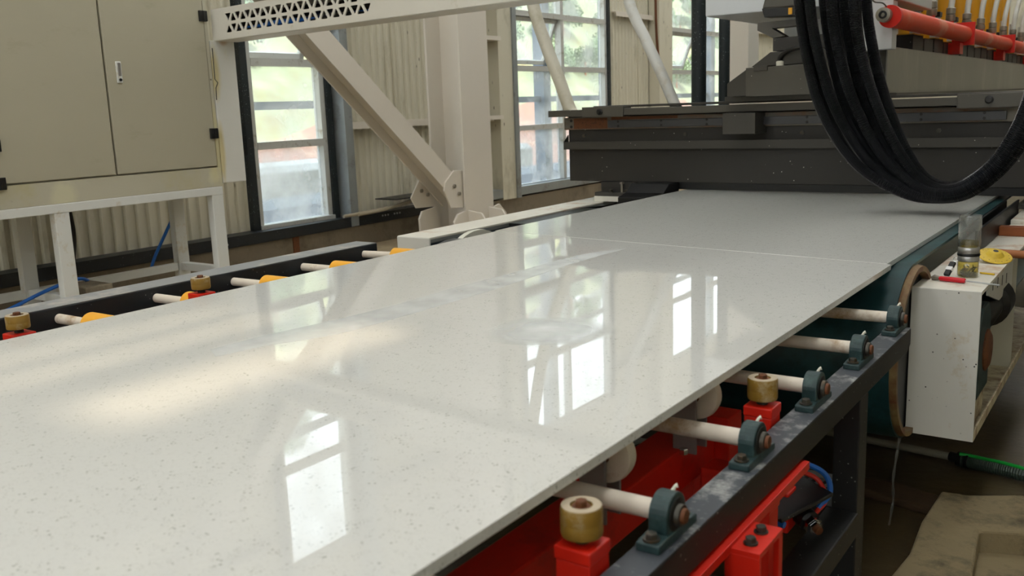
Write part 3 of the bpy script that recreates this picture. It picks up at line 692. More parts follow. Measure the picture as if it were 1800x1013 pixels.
# ================================================================== RED LIFT FRAME with guide rollers
lf = thing('lift_frame', 'red painted steel lifting frame inside the roller table with amber guide wheels', 'frame', (0.7, 1.4, 0))
def post(x, y, zt):
    box('post', 'red_paint', lf, x-0.029, x+0.029, y-0.029, y+0.029, 0.30, zt-0.022, 0.002)
    cp = box('post_cap', 'red_paint', lf, x-0.031, x+0.031, y-0.031, y+0.031, zt-0.022, zt, 0.003)
def guide(x, y, zt, zw, r=0.0315, h=0.042):
    post(x, y, zt)
    wdl = MB().lathe([(r*0.96, 0), (r, 0.004), (r, h*0.42), (r*0.985, h*0.46), (r, h*0.5), (r, h-0.004), (r*0.96, h), (0.018, h), (0.016, h-0.004)], (x, y, zw), 'z', n=32).build('guide_wheel', 'urethane', lf, smooth=True)
    MB().lathe([(r*0.95, 0), (r*0.95, 0.0008), (0.017, 0.0008), (0.017, 0)], (x, y, zw+h), 'z', n=32, caps=False).build('wheel_face', 'urethane_top', wdl, smooth=True)
    b = MB(); hexbolt(b, (x, y, zw+h-0.003), 0.0095, 0.011); b.lathe([(0.014, 0), (0.014, 0.003)], (x, y, zw+h-0.004), 'z', n=16); b.build('wheel_bolt', 'rust', wdl)
    MB().cyl((x, y, zt-0.002), (x, y, zw+0.002), 0.012, 12).build('wheel_spindle', 'seal_black', wdl)
guide(0.905, 1.085, 0.862, 0.874, h=0.045); guide(0.905, 1.835, 0.856, 0.868, h=0.045)
guide(-0.935, 1.228, 0.944, 0.956, 0.030, 0.036); guide(-0.935, 1.815, 0.946, 0.958, 0.030, 0.036)
box('long_beam', 'red_paint', lf, 0.66, 0.755, 0.2, 1.94, 0.655, 0.752, 0.004)
box('end_post', 'red_paint', lf, 0.70, 0.79, 1.94, 2.02, 0.45, 0.77, 0.004)
box('cross_beam', 'red_paint', lf, -0.98, 0.905, 2.02, 2.08, 0.48, 0.58, 0.004)
box('cross_beam', 'red_paint', lf, -0.98, 0.935, 1.05, 1.11, 0.30, 0.38, 0.004)
box('cross_beam', 'red_paint', lf, 0.78, 0.936, 1.80, 1.87, 0.62, 0.70, 0.004)
box('long_beam', 'red_paint', lf, -0.98, -0.90, 0.2, 2.1, 0.55, 0.65, 0.004)
for y in (1.39, 1.785):
    wl = MB().lathe([(0.044, -0.017), (0.052, -0.013), (0.054, 0), (0.052, 0.013), (0.044, 0.017)], (0.778, y, 0.872), 'y', n=32).build('transfer_wheel', 'nylon', lf, smooth=True)
    MB().lathe([(0.014, -0.0195), (0.014, 0.0195)], (0.778, y, 0.872), 'y', n=20).build('hub', 'rust', wl, smooth=True)
    MB().box(0.735, 0.790, y-0.030, y-0.024, 0.745, 0.885).box(0.735, 0.790, y+0.024, y+0.030, 0.745, 0.885).build('wheel_fork', 'bracket_grey', wl, bevel=0.002)
    hexbolt(MB(), (0.77, y-0.05, 0.752), 0.010, 0.012).build('fork_bolt', 'chrome', wl)
# outer strip, bracket, pulley
box('edge_strip', 'red_paint', lf, 0.95, 1.012, 0.2, 1.822, 0.735, 0.752, 0.001)
MB().box(1.0, 1.062, 1.395, 1.51, 0.735, 0.745).build('bracket_plate', 'red_paint', lf, bevel=0.001)
MB().box(1.0, 1.062, 1.395, 1.403, 0.60, 0.735).build('bracket_plate', 'red_paint', lf, bevel=0.001)
MB().prism([(1.052, 0.735), (1.062, 0.735), (1.062, 0.63), (1.052, 0.63)], 'y', 1.49, 1.51).build('bracket_plate', 'red_paint', lf, bevel=0.001)
for y in (1.425, 1.475):
    hb = MB().lathe([(0.0125, 0), (0.0125, 0.003)], (1.035, y, 0.745), 'z', n=16); hexbolt(hb, (1.035, y, 0.748), 0.0095, 0.010); hb.build('bolt', 'bolt_steel', lf)
pl = MB().lathe([(0.045, -0.02), (0.058, -0.02), (0.058, 0.015), (0.05, 0.02), (0.03, 0.024)], (1.01, 1.325, 0.66), 'x', n=32).build('pulley', 'bearing_green', lf, smooth=True)
MB().lathe([(0.028, 0), (0.028, 0.028), (0.02, 0.032)], (1.01, 1.325, 0.66), 'x', n=20).build('pulley_hub', 'bolt_steel', pl, smooth=True)
# pneumatic cylinder with tubes
pc = thing('air_cylinder', 'black air cylinder with chrome nut and coloured tubes under the table rail', 'cylinder', (0.9, 2.0, 0.5))
MB().cyl((0.80, 2.17, 0.545), (0.945, 2.055, 0.508), 0.026, 20).build('barrel', 'plastic_black', pc, smooth=True)
MB().prism([(0.80, 1.98), (0.93, 1.90), (0.985, 2.10), (0.84, 2.20)], 'z', 0.562, 0.572).build('mount_plate', 'rail_black', pc, bevel=0.002)
MB().cyl((0.945, 2.055, 0.508), (0.960, 2.043, 0.504), 0.021, 6).cyl((0.962, 2.041, 0.504), (0.968, 2.036, 0.5025), 0.016, 6).build('chrome_nut', 'chrome', pc)
MB().cyl((0.968, 2.036, 0.5025), (0.976, 2.030, 0.5005), 0.010, 12).build('rod_end', 'rust', pc)
MB().tube(spline([(0.80, 1.93, 0.61), (0.85, 2.02, 0.635), (0.90, 2.10, 0.63), (0.95, 2.14, 0.60), (0.972, 2.12, 0.565), (0.955, 2.09, 0.53)], 8), 0.007, 8).build('air_tube', 'cable_blue', pc, smooth=True)
MB().tube(spline([(0.78, 2.0, 0.60), (0.86, 2.08, 0.61), (0.93, 2.13, 0.59), (0.965, 2.11, 0.55), (0.950, 2.08, 0.52)], 8), 0.006, 8).build('air_tube', 'cable_red', pc, smooth=True)
MB().tube(spline([(0.82, 1.93, 0.56), (0.88, 1.93, 0.555), (0.93, 1.92, 0.55)], 6), 0.008, 8).build('air_tube', 'cable_blue', pc, smooth=True)
# slotted cable tray over the pit floor
ct = thing('slotted_tray', 'grey slotted cable tray in the dark under the roller table', 'tray', (0.4, 2.95, 0.23))
MB().box(-0.3, 0.785, 2.90, 3.0, 0.221, 0.225).box(-0.3, 0.785, 2.90, 2.903, 0.195, 0.225).box(-0.3, 0.785, 2.997, 3.0, 0.225, 0.245).build('tray_body', 'galvanised', ct)
for i in range(30): MB().prism([(-0.28+i*0.035, 2.915), (-0.265+i*0.035, 2.915), (-0.245+i*0.035, 2.985), (-0.26+i*0.035, 2.985)], 'z', 0.2252, 0.2262).build('slot', 'plastic_black', ct)

# ================================================================== SLABS
Z0, Z1 = 0.932, 0.950
J = lambda x: 3.118+(x-0.855)*(3.354-3.118)/(-0.888-0.855)
near = MB().prism([(0.868, -0.28), (0.868, J(0.868)-0.004), (-0.868, J(-0.868)-0.004), (-0.852, -0.05)], 'z', Z0, Z1).build('stone_slab', 'slab_stone', bevel=0.0015)
tag(near, 'nearest pale grey polished stone slab with mirror window reflections', 'slab', 'stone slabs')
far = MB().prism([(0.853, J(0.853)+0.002), (0.866, 6.3), (-0.87, 6.5), (-0.886, J(-0.886)+0.002)], 'z', Z0, Z1).build('stone_slab', 'slab_stone_dull', bevel=0.0015)
tag(far, 'farther pale grey stone slab entering under the dark polishing machine', 'slab', 'stone slabs')
# water left on the slab
def film(name, label, pts, material, h=0.0004):
    o = MB().prism([(x, y) for x, y in pts], 'z', Z1+0.0001, Z1+h).build(name, material); return tag(o, label, 'water')
L_ = [(-0.20, 1.30), (-0.17, 1.43), (-0.10, 1.59), (-0.085, 1.80), (-0.077, 2.04), (-0.078, 2.32), (-0.095, 2.62), (-0.100, 2.75), (-0.088, 3.10)]
R_ = [(-0.10, 3.10), (-0.145, 2.98), (-0.18, 2.84), (-0.19, 2.49), (-0.21, 2.21), (-0.205, 1.94), (-0.222, 1.73), (-0.26, 1.50), (-0.27, 1.34)]
film('water_streak', 'long pale wet streak along the middle of the nearest slab', [(p.x, p.y) for p in spline([(x, y, 0) for x, y in L_], 5)] + [(p.x, p.y) for p in spline([(x, y, 0) for x, y in R_], 5)], 'water_film')
sm = [(0.36+0.17*math.cos(a)*(1+0.14*math.sin(3*a+1)), 1.86+0.17*math.sin(a)*(1+0.2*math.sin(2*a+0.5))) for a in [2*PI*k/40 for k in range(40)]]
film('water_smear', 'whitish wet smear near the middle right of the nearest slab', sm, 'water_smear')

# ================================================================== BELT CONVEYOR
bc = thing('belt_conveyor', 'teal belt conveyor with white side frames feeding the polishing machine', 'conveyor', (0, 4, 0))
YD, ZD, RD = 3.27, 0.63, 0.290
prof = [(9.0, ZD+RD+0.010), (YD, ZD+RD+0.010)] + [(YD-(RD+0.010)*math.sin(a), ZD+(RD+0.010)*math.cos(a)) for a in [PI*k/28 for k in range(1, 29)]] + [(9.0, ZD-RD-0.010)]
inn = [(9.0, ZD-RD)] + [(YD-RD*math.sin(a), ZD+RD*math.cos(a)) for a in [PI*k/28 for k in range(28, 0, -1)]] + [(YD, ZD+RD), (9.0, ZD+RD)]
pts = prof+inn; n = len(pts)
BX0, BX1 = -0.955, 0.905
vs = [(BX0, *p) for p in pts]+[(BX1, *p) for p in pts]; k = len(prof); fs = []
for i in range(n): fs.append((i, (i+1) % n, n+(i+1) % n, n+i))
for i in range(k-1):
    a, b, c_, d = i, i+1, n-2-i, n-1-i
    fs.append((a, b, c_, d)); fs.append((n+d, n+c_, n+b, n+a))
MB().add(vs, fs).build('belt', 'belt_teal', bc, smooth=True)
dr = MB().lathe([(RD-0.005, 0), (RD-0.005, BX1+1.07)], (-1.08, YD, ZD), 'x', n=48).build('drum', 'drum_end', bc, smooth=True)
MB().lathe([(0.272, 0), (RD, 0), (RD+0.004, 0.008), (RD, 0.026), (0.272, 0.026), (0.272, 0)], (BX1-0.004, YD, ZD), 'x', n=56, caps=False).build('drum_rim', 'drum_rust', dr, smooth=True)
MB().lathe([(0.262, 0), (RD+0.008, 0), (RD+0.010, 0.010), (RD+0.008, 0.03), (0.262, 0.03), (0.262, 0)], (-1.115, YD+0.22, ZD-0.002), 'x', n=56, caps=False).build('drum_rim', 'drum_pale', dr, smooth=True)
# right side frame: channel with end plate
XA, XB = 0.945, 1.115
rf = box('side_frame', 'white_machine', bc, XA-0.043, XB, 3.268, 3.274, 0.338, 0.850, 0.001)
box('frame_top', 'white_top', bc, XA-0.043, XB, 3.274, 5.5, 0.838, 0.851, 0.001)
box('frame_web', 'white_machine', bc, XA-0.043, XA-0.03, 3.274, 5.5, 0.345, 0.838)
box('frame_flange', 'rust_flange', bc, XA-0.03, XB, 3.274, 5.5, 0.338, 0.348)
box('frame_flange', 'rust_flange', bc, XB-0.006, XB, 3.274, 5.5, 0.348, 0.372)
box('bulkhead', 'cream_stained', bc, XA-0.03, XB-0.01, 4.25, 4.262, 0.348, 0.838)
MB().prism([(3.62, 0.838), (4.25, 0.838), (4.25, 0.70), (3.90, 0.70), (3.62, 0.77)], 'x', 1.08, 1.09).build('slotted_bracket', 'white_machine', bc, bevel=0.001)
for i in range(4): box('slot', 'plastic_black', bc, 1.0895, 1.0915, 3.70+0.12*i, 3.706+0.12*i, 0.775-0.012*i, 0.815-0.012*i)
bh = MB().prism([(3.40, 0.44), (3.40, 0.70), (3.46, 0.76), (3.58, 0.76), (3.64, 0.70), (3.64, 0.44)], 'x', 1.03, 1.10).build('bearing_housing', 'bearing_green', bc, bevel=0.008)
MB().lathe([(0.075, 0), (0.075, 0.03), (0.055, 0.04)], (1.075, 3.55, 0.59), 'x', n=28).build('bearing_cap', 'rust', bh, smooth=True)
MB().lathe([(0.05, 0), (0.065, 0.02), (0.065, 0.30), (0.09, 0.32), (0.09, 0.46), (0.05, 0.5)], (1.03, 3.68, 0.66), 'y', n=24).build('drive_shaft', 'plastic_black', bc, smooth=True)
MB().box(0.96, 1.09, 3.42, 3.62, 0.348, 0.44).build('housing_seat', 'rust_flange', bc)
# left side frame
box('side_frame', 'white_machine', bc, -1.62, -1.405, 3.51, 3.522, 0.34, 0.868, 0.004)
box('frame_top', 'white_top', bc, -1.62, -1.405, 3.515, 5.62, 0.858, 0.870, 0.003)
box('frame_lip', 'galvanised', bc, -1.412, -1.405, 3.522, 5.62, 0.842, 0.858)
box('frame_web', 'white_machine', bc, -1.62, -1.605, 3.52, 5.62, 0.34, 0.86)
box('inner_channel', 'steel_blue', bc, -1.45, -1.44, 3.53, 5.0, 0.78, 0.845)
# black side skirts
MB().prism([(0.918, 0.853), (0.985, 0.853), (0.985, 0.945), (0.975, 0.945), (0.975, 0.905), (0.93, 0.905), (0.93, 0.938), (0.918, 0.938)], 'y', 4.02, 5.28).build('side_skirt', 'rubber_black', bc, bevel=0.002)
MB().prism([(5.02, 0.86), (5.34, 0.86), (5.34, 1.00), (5.20, 1.00), (5.12, 0.95), (5.02, 0.93)], 'x', -1.16, -0.90).build('side_skirt', 'rubber_black', bc, bevel=0.004)
MB().prism([(-1.40, 0.86), (-0.95, 0.86), (-0.95, 0.905), (-1.40, 0.84)], 'y', 4.2, 5.02).build('side_skirt', 'rubber_black', bc)
# frame block under the machine at the right
box('frame_step', 'white_top', bc, 1.0, 1.6, 4.72, 5.3, 0.853, 0.872, 0.002)
box('frame_step', 'white_top', bc, 1.0, 1.6, 4.86, 5.3, 0.872, 0.892, 0.002)

# things on the right frame top
ZT = 0.851
bt = thing('tea_bottle', 'glass tea bottle with steel collar and green tea on the white frame', 'bottle', (1.03, 3.53, ZT))
bx_, by_ = 1.03, 3.53
MB().lathe([(0.032, 0.003), (0.034, 0.006), (0.034, 0.052), (0.031, 0.056)], (bx_, by_, ZT), 'z', n=32).build('lower_glass', 'bottle_glass', bt, smooth=True)
MB().lathe([(0.0315, 0.004), (0.0325, 0.008), (0.0325, 0.050), (0.030, 0.052)], (bx_, by_, ZT), 'z', n=32).build('tea', 'tea_liquid', bt, smooth=True)
m_ = MB(); rn = random.Random(5)
for i in range(60):
    a = rn.uniform(0, 2*PI); r_ = 0.028*math.sqrt(rn.random()); p = Vector((bx_+r_*math.cos(a), by_+r_*math.sin(a), ZT+0.007+rn.random()**2*0.028)); q = Vector((rn.uniform(-1, 1), rn.uniform(-1, 1), rn.uniform(-0.3, 1.2))).normalized()*0.009
    m_.tube([p-q, p, p+q], [0.0008, 0.0022, 0.0008], 5)
lv = m_.build('tea_leaves', 'tea_leaf', bt); lv['kind'] = 'stuff'
MB().lathe([(0.032, 0.056), (0.035, 0.058), (0.035, 0.074), (0.0345, 0.075)], (bx_, by_, ZT), 'z', n=32).build('steel_collar', 'steel_brushed', bt, smooth=True)
MB().lathe([(0.0355, 0.075), (0.0365, 0.077), (0.0365, 0.083), (0.0355, 0.085)], (bx_, by_, ZT), 'z', n=32).build('strap', 'plastic_black', bt, smooth=True)
MB().lathe([(0.0345, 0.085), (0.035, 0.086), (0.035, 0.103), (0.033, 0.106)], (bx_, by_, ZT), 'z', n=32).build('steel_collar', 'steel_brushed', bt, smooth=True)
MB().lathe([(0.034, 0.106), (0.0365, 0.110), (0.0365, 0.212), (0.035, 0.217), (0.033, 0.217), (0.0335, 0.206)], (bx_, by_, ZT), 'z', n=32, caps=False).build('upper_glass', 'bottle_glass', bt, smooth=True)
MB().lathe([(0.030, 0.108), (0.031, 0.112), (0.031, 0.203), (0.030, 0.207)], (bx_, by_, ZT), 'z', n=32, caps=False).build('inner_glass', 'bottle_glass', bt, smooth=True)
MB().lathe([(0.029, 0.108), (0.0295, 0.110), (0.0295, 0.126), (0.029, 0.127)], (bx_, by_, ZT), 'z', n=32).build('tea', 'tea_liquid', bt, smooth=True)
# key fob strap hanging from the bottle
fb = thing('strap_tag', 'black fabric strap tag with white label leaning beside the tea bottle', 'tag', (0.97, 3.50, ZT))
MB().obox((0.985, 3.515, ZT+0.050), (0.972, 3.470, ZT+0.010), 0.020, 0.012).build('strap_body', 'plastic_black', fb, bevel=0.003)
MB().obox((0.9795, 3.496, ZT+0.0345), (0.9765, 3.486, ZT+0.025), 0.0215, 0.0135).build('label_patch', 'label_white', fb)
MB().tube([(bx_-0.034+0.006*math.cos(a)-0.006, by_-0.012+0.003*math.sin(a), ZT+0.060+0.007*math.sin(a)) for a in [2*PI*k/16 for k in range(17)]], 0.0009, 6).build('split_ring', 'chrome', fb)
# ratchet tool
tl = thing('hand_tool', 'red handled hand tool with thin steel rod lying on the white frame', 'tool', (1.0, 3.39, ZT))
MB().tube([(0.962, 3.405, ZT+0.009), (0.965, 3.404, ZT+0.010), (1.042, 3.392, ZT+0.010), (1.046, 3.391, ZT+0.010)], [0.006, 0.0085, 0.0085, 0.006], 12).build('handle', 'tool_red', tl, smooth=True)
MB().tube([(0.935, 3.418, ZT+0.006), (0.945, 3.418, ZT+0.010), (0.966, 3.408, ZT+0.010)], [0.007, 0.010, 0.006], 10).build('jaw', 'fitting_grey', tl, smooth=True)
MB().cyl((1.04, 3.392, ZT+0.010), (1.155, 3.352, ZT+0.010), 0.003, 8).build('rod', 'silver', tl, smooth=True)
tag(MB().cyl((1.06, 3.60, ZT+0.004), (1.108, 3.585, ZT+0.004), 0.0035, 6).build('pencil', 'pencil'), 'yellow pencil lying behind the tea bottle', 'pencil')
gd = thing('grinding_disc', 'yellow grinding disc with a raised hub leaning on the wooden handle', 'disc', (1.067, 3.88, ZT+0.022)); gd['_local'] = 1
gd.rotation_euler = Matrix.Rotation(math.radians(19), 3, Vector((0.8166, 0.577, 0))).to_euler()
MB().lathe([(0.060, -0.002), (0.062, 0.0), (0.060, 0.003), (0.036, 0.005), (0.032, 0.006), (0.022, 0.020), (0.019, 0.022), (0.009, 0.022)], (0, 0, 0), 'z', n=40).build('disc_body', 'disc_yellow', gd, smooth=True)
MB().lathe([(0.0095, 0.0222), (0.0095, 0.0226)], (0, 0, 0), 'z', n=20).build('bore', 'plastic_black', gd)
m_ = MB()
for q in range(14):
    a = 2*PI*q/14; m_.lathe([(0.0016, 0.0040), (0.0016, 0.0046)], (0.050*math.cos(a), 0.050*math.sin(a), 0), 'z', n=6)
m_.build('rim_holes', 'plastic_black', gd)
tag(MB().tube([(1.03, 4.00, ZT+0.016), (1.04, 4.0, ZT+0.017), (1.30, 3.96, ZT+0.017), (1.45, 3.94, ZT+0.017)], [0.012, 0.0155, 0.0165, 0.0165], 16).build('wooden_handle', 'wood', smooth=True), 'round wooden handle lying behind the yellow disc', 'handle')
tag(MB().box(0.985, 1.16, 4.60, 4.655, ZT, ZT+0.042).build('wood_block', 'wood_brown', bevel=0.003), 'brown wooden block on the white frame near the machine', 'block')

# ================================================================== POLISHING MACHINE
pm = thing('polishing_machine', 'dark grey gantry polishing machine with red water pipe and yellow heads', 'machine', (0, 5.6, 0))
YM = 5.35
box('gantry_beam', 'machine_dark', pm, -1.70, 3.2, YM, YM+0.45, 0.995, 1.42, 0.004)
box('beam_foot', 'machine_dark', pm, -1.45, -1.10, 5.33, 5.75, 0.925, 0.995, 0.003)
box('foot_plate', 'machine_grey', pm, -1.47, -1.16, 5.28, 5.75, 0.905, 0.93, 0.002)
box('packing_block', 'white_top', pm, -1.47, -1.20, 5.27, 5.75, 0.872, 0.905, 0.002)
box('beam_foot', 'machine_dark', pm, 1.0, 1.9, 5.33, 5.75, 0.91, 0.995, 0.003)
box('foot_plate', 'machine_grey', pm, 0.98, 1.9, 5.24, 5.75, 0.90, 0.925, 0.002)
box('support_leg', 'machine_dark', pm, 1.2, 1.8, 5.35, 5.75, 0.0, 0.90, 0.003)
box('support_leg', 'machine_dark', pm, -1.60, -1.42, 5.65, 5.95, 0.34, 0.995, 0.003)
for x, y in ((-1.36, 5.30), (-1.25, 5.30), (1.03, 5.27), (1.25, 5.27)):
    bb = MB().lathe([(0.017, 0), (0.017, 0.004)], (x, y, 0.928), 'z', n=16); hexbolt(bb, (x, y, 0.932), 0.014, 0.016); bb.build('foot_bolt', 'bolt_steel', pm)
MB().cyl((-1.285, 5.31, 0.93), (-1.285, 5.31, 0.985), 0.008, 10).lathe([(0.016, 0.055), (0.016, 0.066)], (-1.285, 5.31, 0.93), 'z', n=6).build('levelling_bolt', 'fitting_grey', pm)
# drip ledge: open tray front
MB().prism([(YM, 1.215), (YM-0.054, 1.215), (YM-0.054, 1.256), (YM-0.058, 1.256), (YM-0.058, 1.207), (YM, 1.207)], 'x', -1.702, 3.2).build('drip_ledge', 'machine_grey', pm)
MB().prism([(YM-0.059, 1.205), (YM-0.059, 1.257), (YM, 1.300), (YM, 1.205)], 'x', -1.706, -1.700).build('ledge_end', 'machine_dark', pm)
box('guide_plate', 'rail_steel', pm, -1.715, 3.2, YM-0.03, YM, 1.333, 1.412, 0.002)
box('guide_rail', 'rail_blue', pm, -1.375, 0.90, YM-0.052, YM-0.03, 1.342, 1.388, 0.002)
for i in range(8):
    x = -1.30+0.30*i
    for z in (1.352, 1.380): MB().lathe([(0.008, 0), (0.008, -0.002)], (x, YM-0.052, z), 'y', n=10).build('rail_screw', 'plastic_black', pm)
for z in (1.352, 1.392): MB().lathe([(0.010, 0), (0.010, -0.002)], (-1.66, YM-0.03, z), 'y', n=10).build('rail_screw', 'plastic_black', pm)
for i in range(5): hexbolt(MB(), (-1.58+0.72*i, YM-0.010, 1.292), 0.012, 0.012, 'y').build('beam_bolt', 'bolt_steel', pm)
# top tube rail in front
box('top_rail', 'machine_light', pm, -1.785, 3.2, 5.235, 5.335, 1.420, 1.462, 0.003)
box('rail_joint', 'machine_light', pm, -1.52, -1.225, 5.222, 5.335, 1.412, 1.477, 0.003)
box('rail_joint', 'machine_light', pm, 0.68, 1.2, 5.222, 5.335, 1.405, 1.477, 0.003)
box('rail_cover', 'machine_grey', pm, -1.5, 3.2, 5.335, 5.80, 1.468, 1.482, 0.002)
for x in (-1.39, 0.828): MB().lathe([(0.020, 0), (0.020, -0.006), (0.013, -0.008), (0.013, -0.018)], (x, 5.222, 1.445), 'y', n=16).build('joint_bolt', 'plastic_black', pm, smooth=True)
box('rubber_curtain', 'rubber_black', pm, -1.16, 1.02, 5.355, 5.372, 0.954, 1.0)
box('underside_light_stop', 'rubber_black', pm, -1.16, 1.02, 5.372, 5.80, 0.985, 0.996)  # added black sheet that blocks light behind the curtain
box('rust_patch', 'rust', pm, -1.64, -1.39, YM-0.0312, YM-0.030, 1.338, 1.406)
box('rust_patch', 'rust', pm, -1.36, -0.9, YM-0.0312, YM-0.030, 1.392, 1.410)
# carriage
cr = box('carriage_block', 'machine_grey', pm, -0.545, -0.35, 5.16, 5.36, 1.295, 1.415, 0.003)
box('carriage_block', 'machine_grey', pm, -0.545, 0.3, 5.19, 5.36, 1.478, 1.508, 0.003)
MB().prism([(-0.495, 1.508), (0.10, 1.508), (0.10, 1.668), (-0.372, 1.660), (-0.495, 1.580)], 'y', 5.10, 5.45).build('carriage_hood', 'machine_grey', pm, bevel=0.003)
MB().prism([(-0.378, 1.505), (0.052, 1.503), (0.045, 1.664), (-0.38, 1.660)], 'y', 5.084, 5.10).build('hood_panel', 'machine_light', pm, bevel=0.002)
MB().prism([(-0.37, 1.665), (0.12, 1.672), (0.12, 1.742), (-0.262, 1.740)], 'y', 5.14, 5.5).build('carriage_hood', 'machine_grey', pm, bevel=0.003)
MB().prism([(-0.255, 1.745), (0.15, 1.745), (0.15, 1.82), (-0.255, 1.815)], 'y', 5.16, 5.5).build('carriage_top', 'machine_dark', pm, bevel=0.002)
MB().prism([(-0.345, 1.905), (-0.10, 1.905), (-0.10, 1.872), (-0.262, 1.868), (-0.19, 1.822), (-0.255, 1.815), (-0.345, 1.862)], 'y', 5.16, 5.24).build('support_arm', 'machine_light', pm, bevel=0.002)
MB().box(-0.335, -0.255, 5.078, 5.0845, 1.640, 1.668).build('hinge_plate', 'machine_grey', pm, bevel=0.002)
MB().lathe([(0.022, 0), (0.022, 0.022), (0.016, 0.026)], (-0.205, 5.14, 1.664), 'z', n=18).build('cable_gland', 'nipple_white', pm, smooth=True)
MB().tube(spline([(-0.205, 5.14, 1.685), (-0.20, 5.13, 1.71), (-0.17, 5.12, 1.735), (-0.12, 5.10, 1.748), (-0.02, 5.05, 1.75)], 6), 0.012, 10).build('gland_cable', 'cable_black', pm, smooth=True)
MB().cyl((0.275, 5.17, 1.30), (0.275, 5.17, 1.54), 0.022, 16).build('vertical_pin', 'fitting_grey', pm, smooth=True)
# white control enclosure above
box('enclosure', 'enclosure_white', pm, -0.67, 0.38, 5.20, 6.05, 1.965, 2.75, 0.006)
box('enclosure_panel', 'enclosure_white', pm, 0.135, 0.36, 5.20, 5.30, 1.72, 1.965, 0.003)
MB().prism([(-0.285, 1.925), (-0.10, 1.918), (-0.10, 1.965), (-0.30, 1.972)], 'y', 5.10, 5.20).build('motor_base', 'plastic_black', pm, bevel=0.003)
MB().prism([(-0.30, 1.968), (-0.06, 1.968), (-0.06, 2.06), (-0.28, 2.04)], 'y', 5.10, 5.20).build('motor_cover', 'machine_light', pm, bevel=0.01)
MB().prism([(-0.15, 1.928), (-0.13, 1.928), (-0.13, 1.962), (-0.15, 1.962)], 'y', 5.092, 5.10).build('warning_sticker', 'yellow_paint', pm)
# bridge trough running away from the camera
MB().prism([(0.168, 1.492), (0.306, 1.492), (0.306, 1.742), (0.168, 1.742)], 'y', YM, 12).build('bridge_trough', 'stainless', pm, bevel=0.003)
box('trough_end', 'machine_grey', pm, 0.166, 0.300, YM-0.006, YM, 1.496, 1.742, 0.001)
box('trough_lip', 'machine_light', pm, 0.24, 0.36, YM, 12, 1.478, 1.495)
# red water pipe with flanges
XP, ZP, RP = 0.372, 1.875, 0.052
rp = MB().cyl((XP, 5.13, ZP), (XP, 12, ZP), RP, 28).build('water_pipe', 'red_pipe', pm, smooth=True)
MB().lathe([(RP+0.004, 0), (RP+0.004, 0.045), (RP, 0.046)], (XP, 5.085, ZP), 'y', n=28).build('pipe_collar', 'red_paint', rp, smooth=True)
MB().lathe([(0.030, -0.03), (0.036, -0.028), (0.036, 0.02), (0.03, 0.03)], (XP-0.02, 5.055, ZP+0.006), 'y', n=24).build('end_cap', 'fitting_grey', rp, smooth=True)
MB().lathe([(0.020, 0), (0.020, -0.004), (0.010, -0.005), (0.010, 0.0)], (XP-0.02, 5.026, ZP+0.006), 'y', n=20).build('end_hole', 'plastic_black', rp, smooth=True)
MB().tube(spline([(XP-0.01, 5.06, ZP+0.045), (XP-0.03, 5.05, ZP+0.065), (XP-0.07, 5.05, ZP+0.075), (XP-0.09, 5.05, ZP+0.11)], 6), 0.004, 6).build('cap_chain', 'bolt_steel', rp)
for y in (7.18, 9.22, 11.2):
    MB().box(XP-0.075, XP+0.068, y, y+0.02, ZP-0.075, ZP+0.078).build('pipe_flange', 'red_paint', pm, bevel=0.002)
    MB().box(XP-0.075, XP-0.0, y-0.12, y+0.0, 1.74, ZP-0.06).build('pipe_post', 'red_paint', pm, bevel=0.002)
# polishing heads
for k in range(9):
    y = 6.32+0.62*k
    hd = MB().lathe([(0.062, 1.74), (0.062, 1.98), (0.085, 1.99), (0.085, 2.02), (0.062, 2.03), (0.062, 2.5)], (0.06, y, 0), 'z', n=24).build('polishing_head', 'yellow_paint', pm, smooth=True)
    MB().lathe([(0.032, 1.74), (0.032, 2.02)], (0.185, y+0.24, 0), 'z', n=18).build('air_cylinder', 'silver', hd, smooth=True)
    MB().box(0.150, 0.222, y+0.20, y+0.28, 2.0, 2.035).build('cylinder_cap', 'plastic_black', hd, bevel=0.003)
    MB().lathe([(0.010, 2.03), (0.010, 2.14)], (0.185, y+0.24, 0), 'z', n=10).build('cylinder_rod', 'chrome', hd, smooth=True)
    MB().lathe([(0.022, 1.88), (0.022, 1.97)], (0.30, y+0.14, 0), 'z', n=14).build('hose_stub', 'red_paint', hd, smooth=True)
    MB().lathe([(0.028, 1.96), (0.031, 1.965), (0.031, 2.00), (0.025, 2.005), (0.030, 2.01), (0.030, 2.045), (0.024, 2.05)], (0.30, y+0.14, 0), 'z', n=16).build('hose_coupling', 'fitting_grey', hd, smooth=True)
    MB().tube(spline([(0.30, y+0.14, 2.04), (0.305, y+0.17, 2.15), (0.32, y+0.26, 2.30), (0.34, y+0.36, 2.45)], 6), 0.020, 12).build('water_hose', 'hose_clear', hd, smooth=True)
    MB().box(0.12, 0.29, y-0.30, y-0.02, 1.742, 1.832).box(0.12, 0.29, y+0.02, y+0.28, 1.742, 1.822).build('head_base', 'machine_dark', hd, bevel=0.002)
    MB().box(0.118, 0.292, y-0.30, y-0.02, 1.8325, 1.838).build('base_edge', 'yellow_paint', hd)
box('motor_housing', 'enclosure_white', pm, -0.55, -0.12, 6.2, 12, 1.75, 2.9, 0.01)

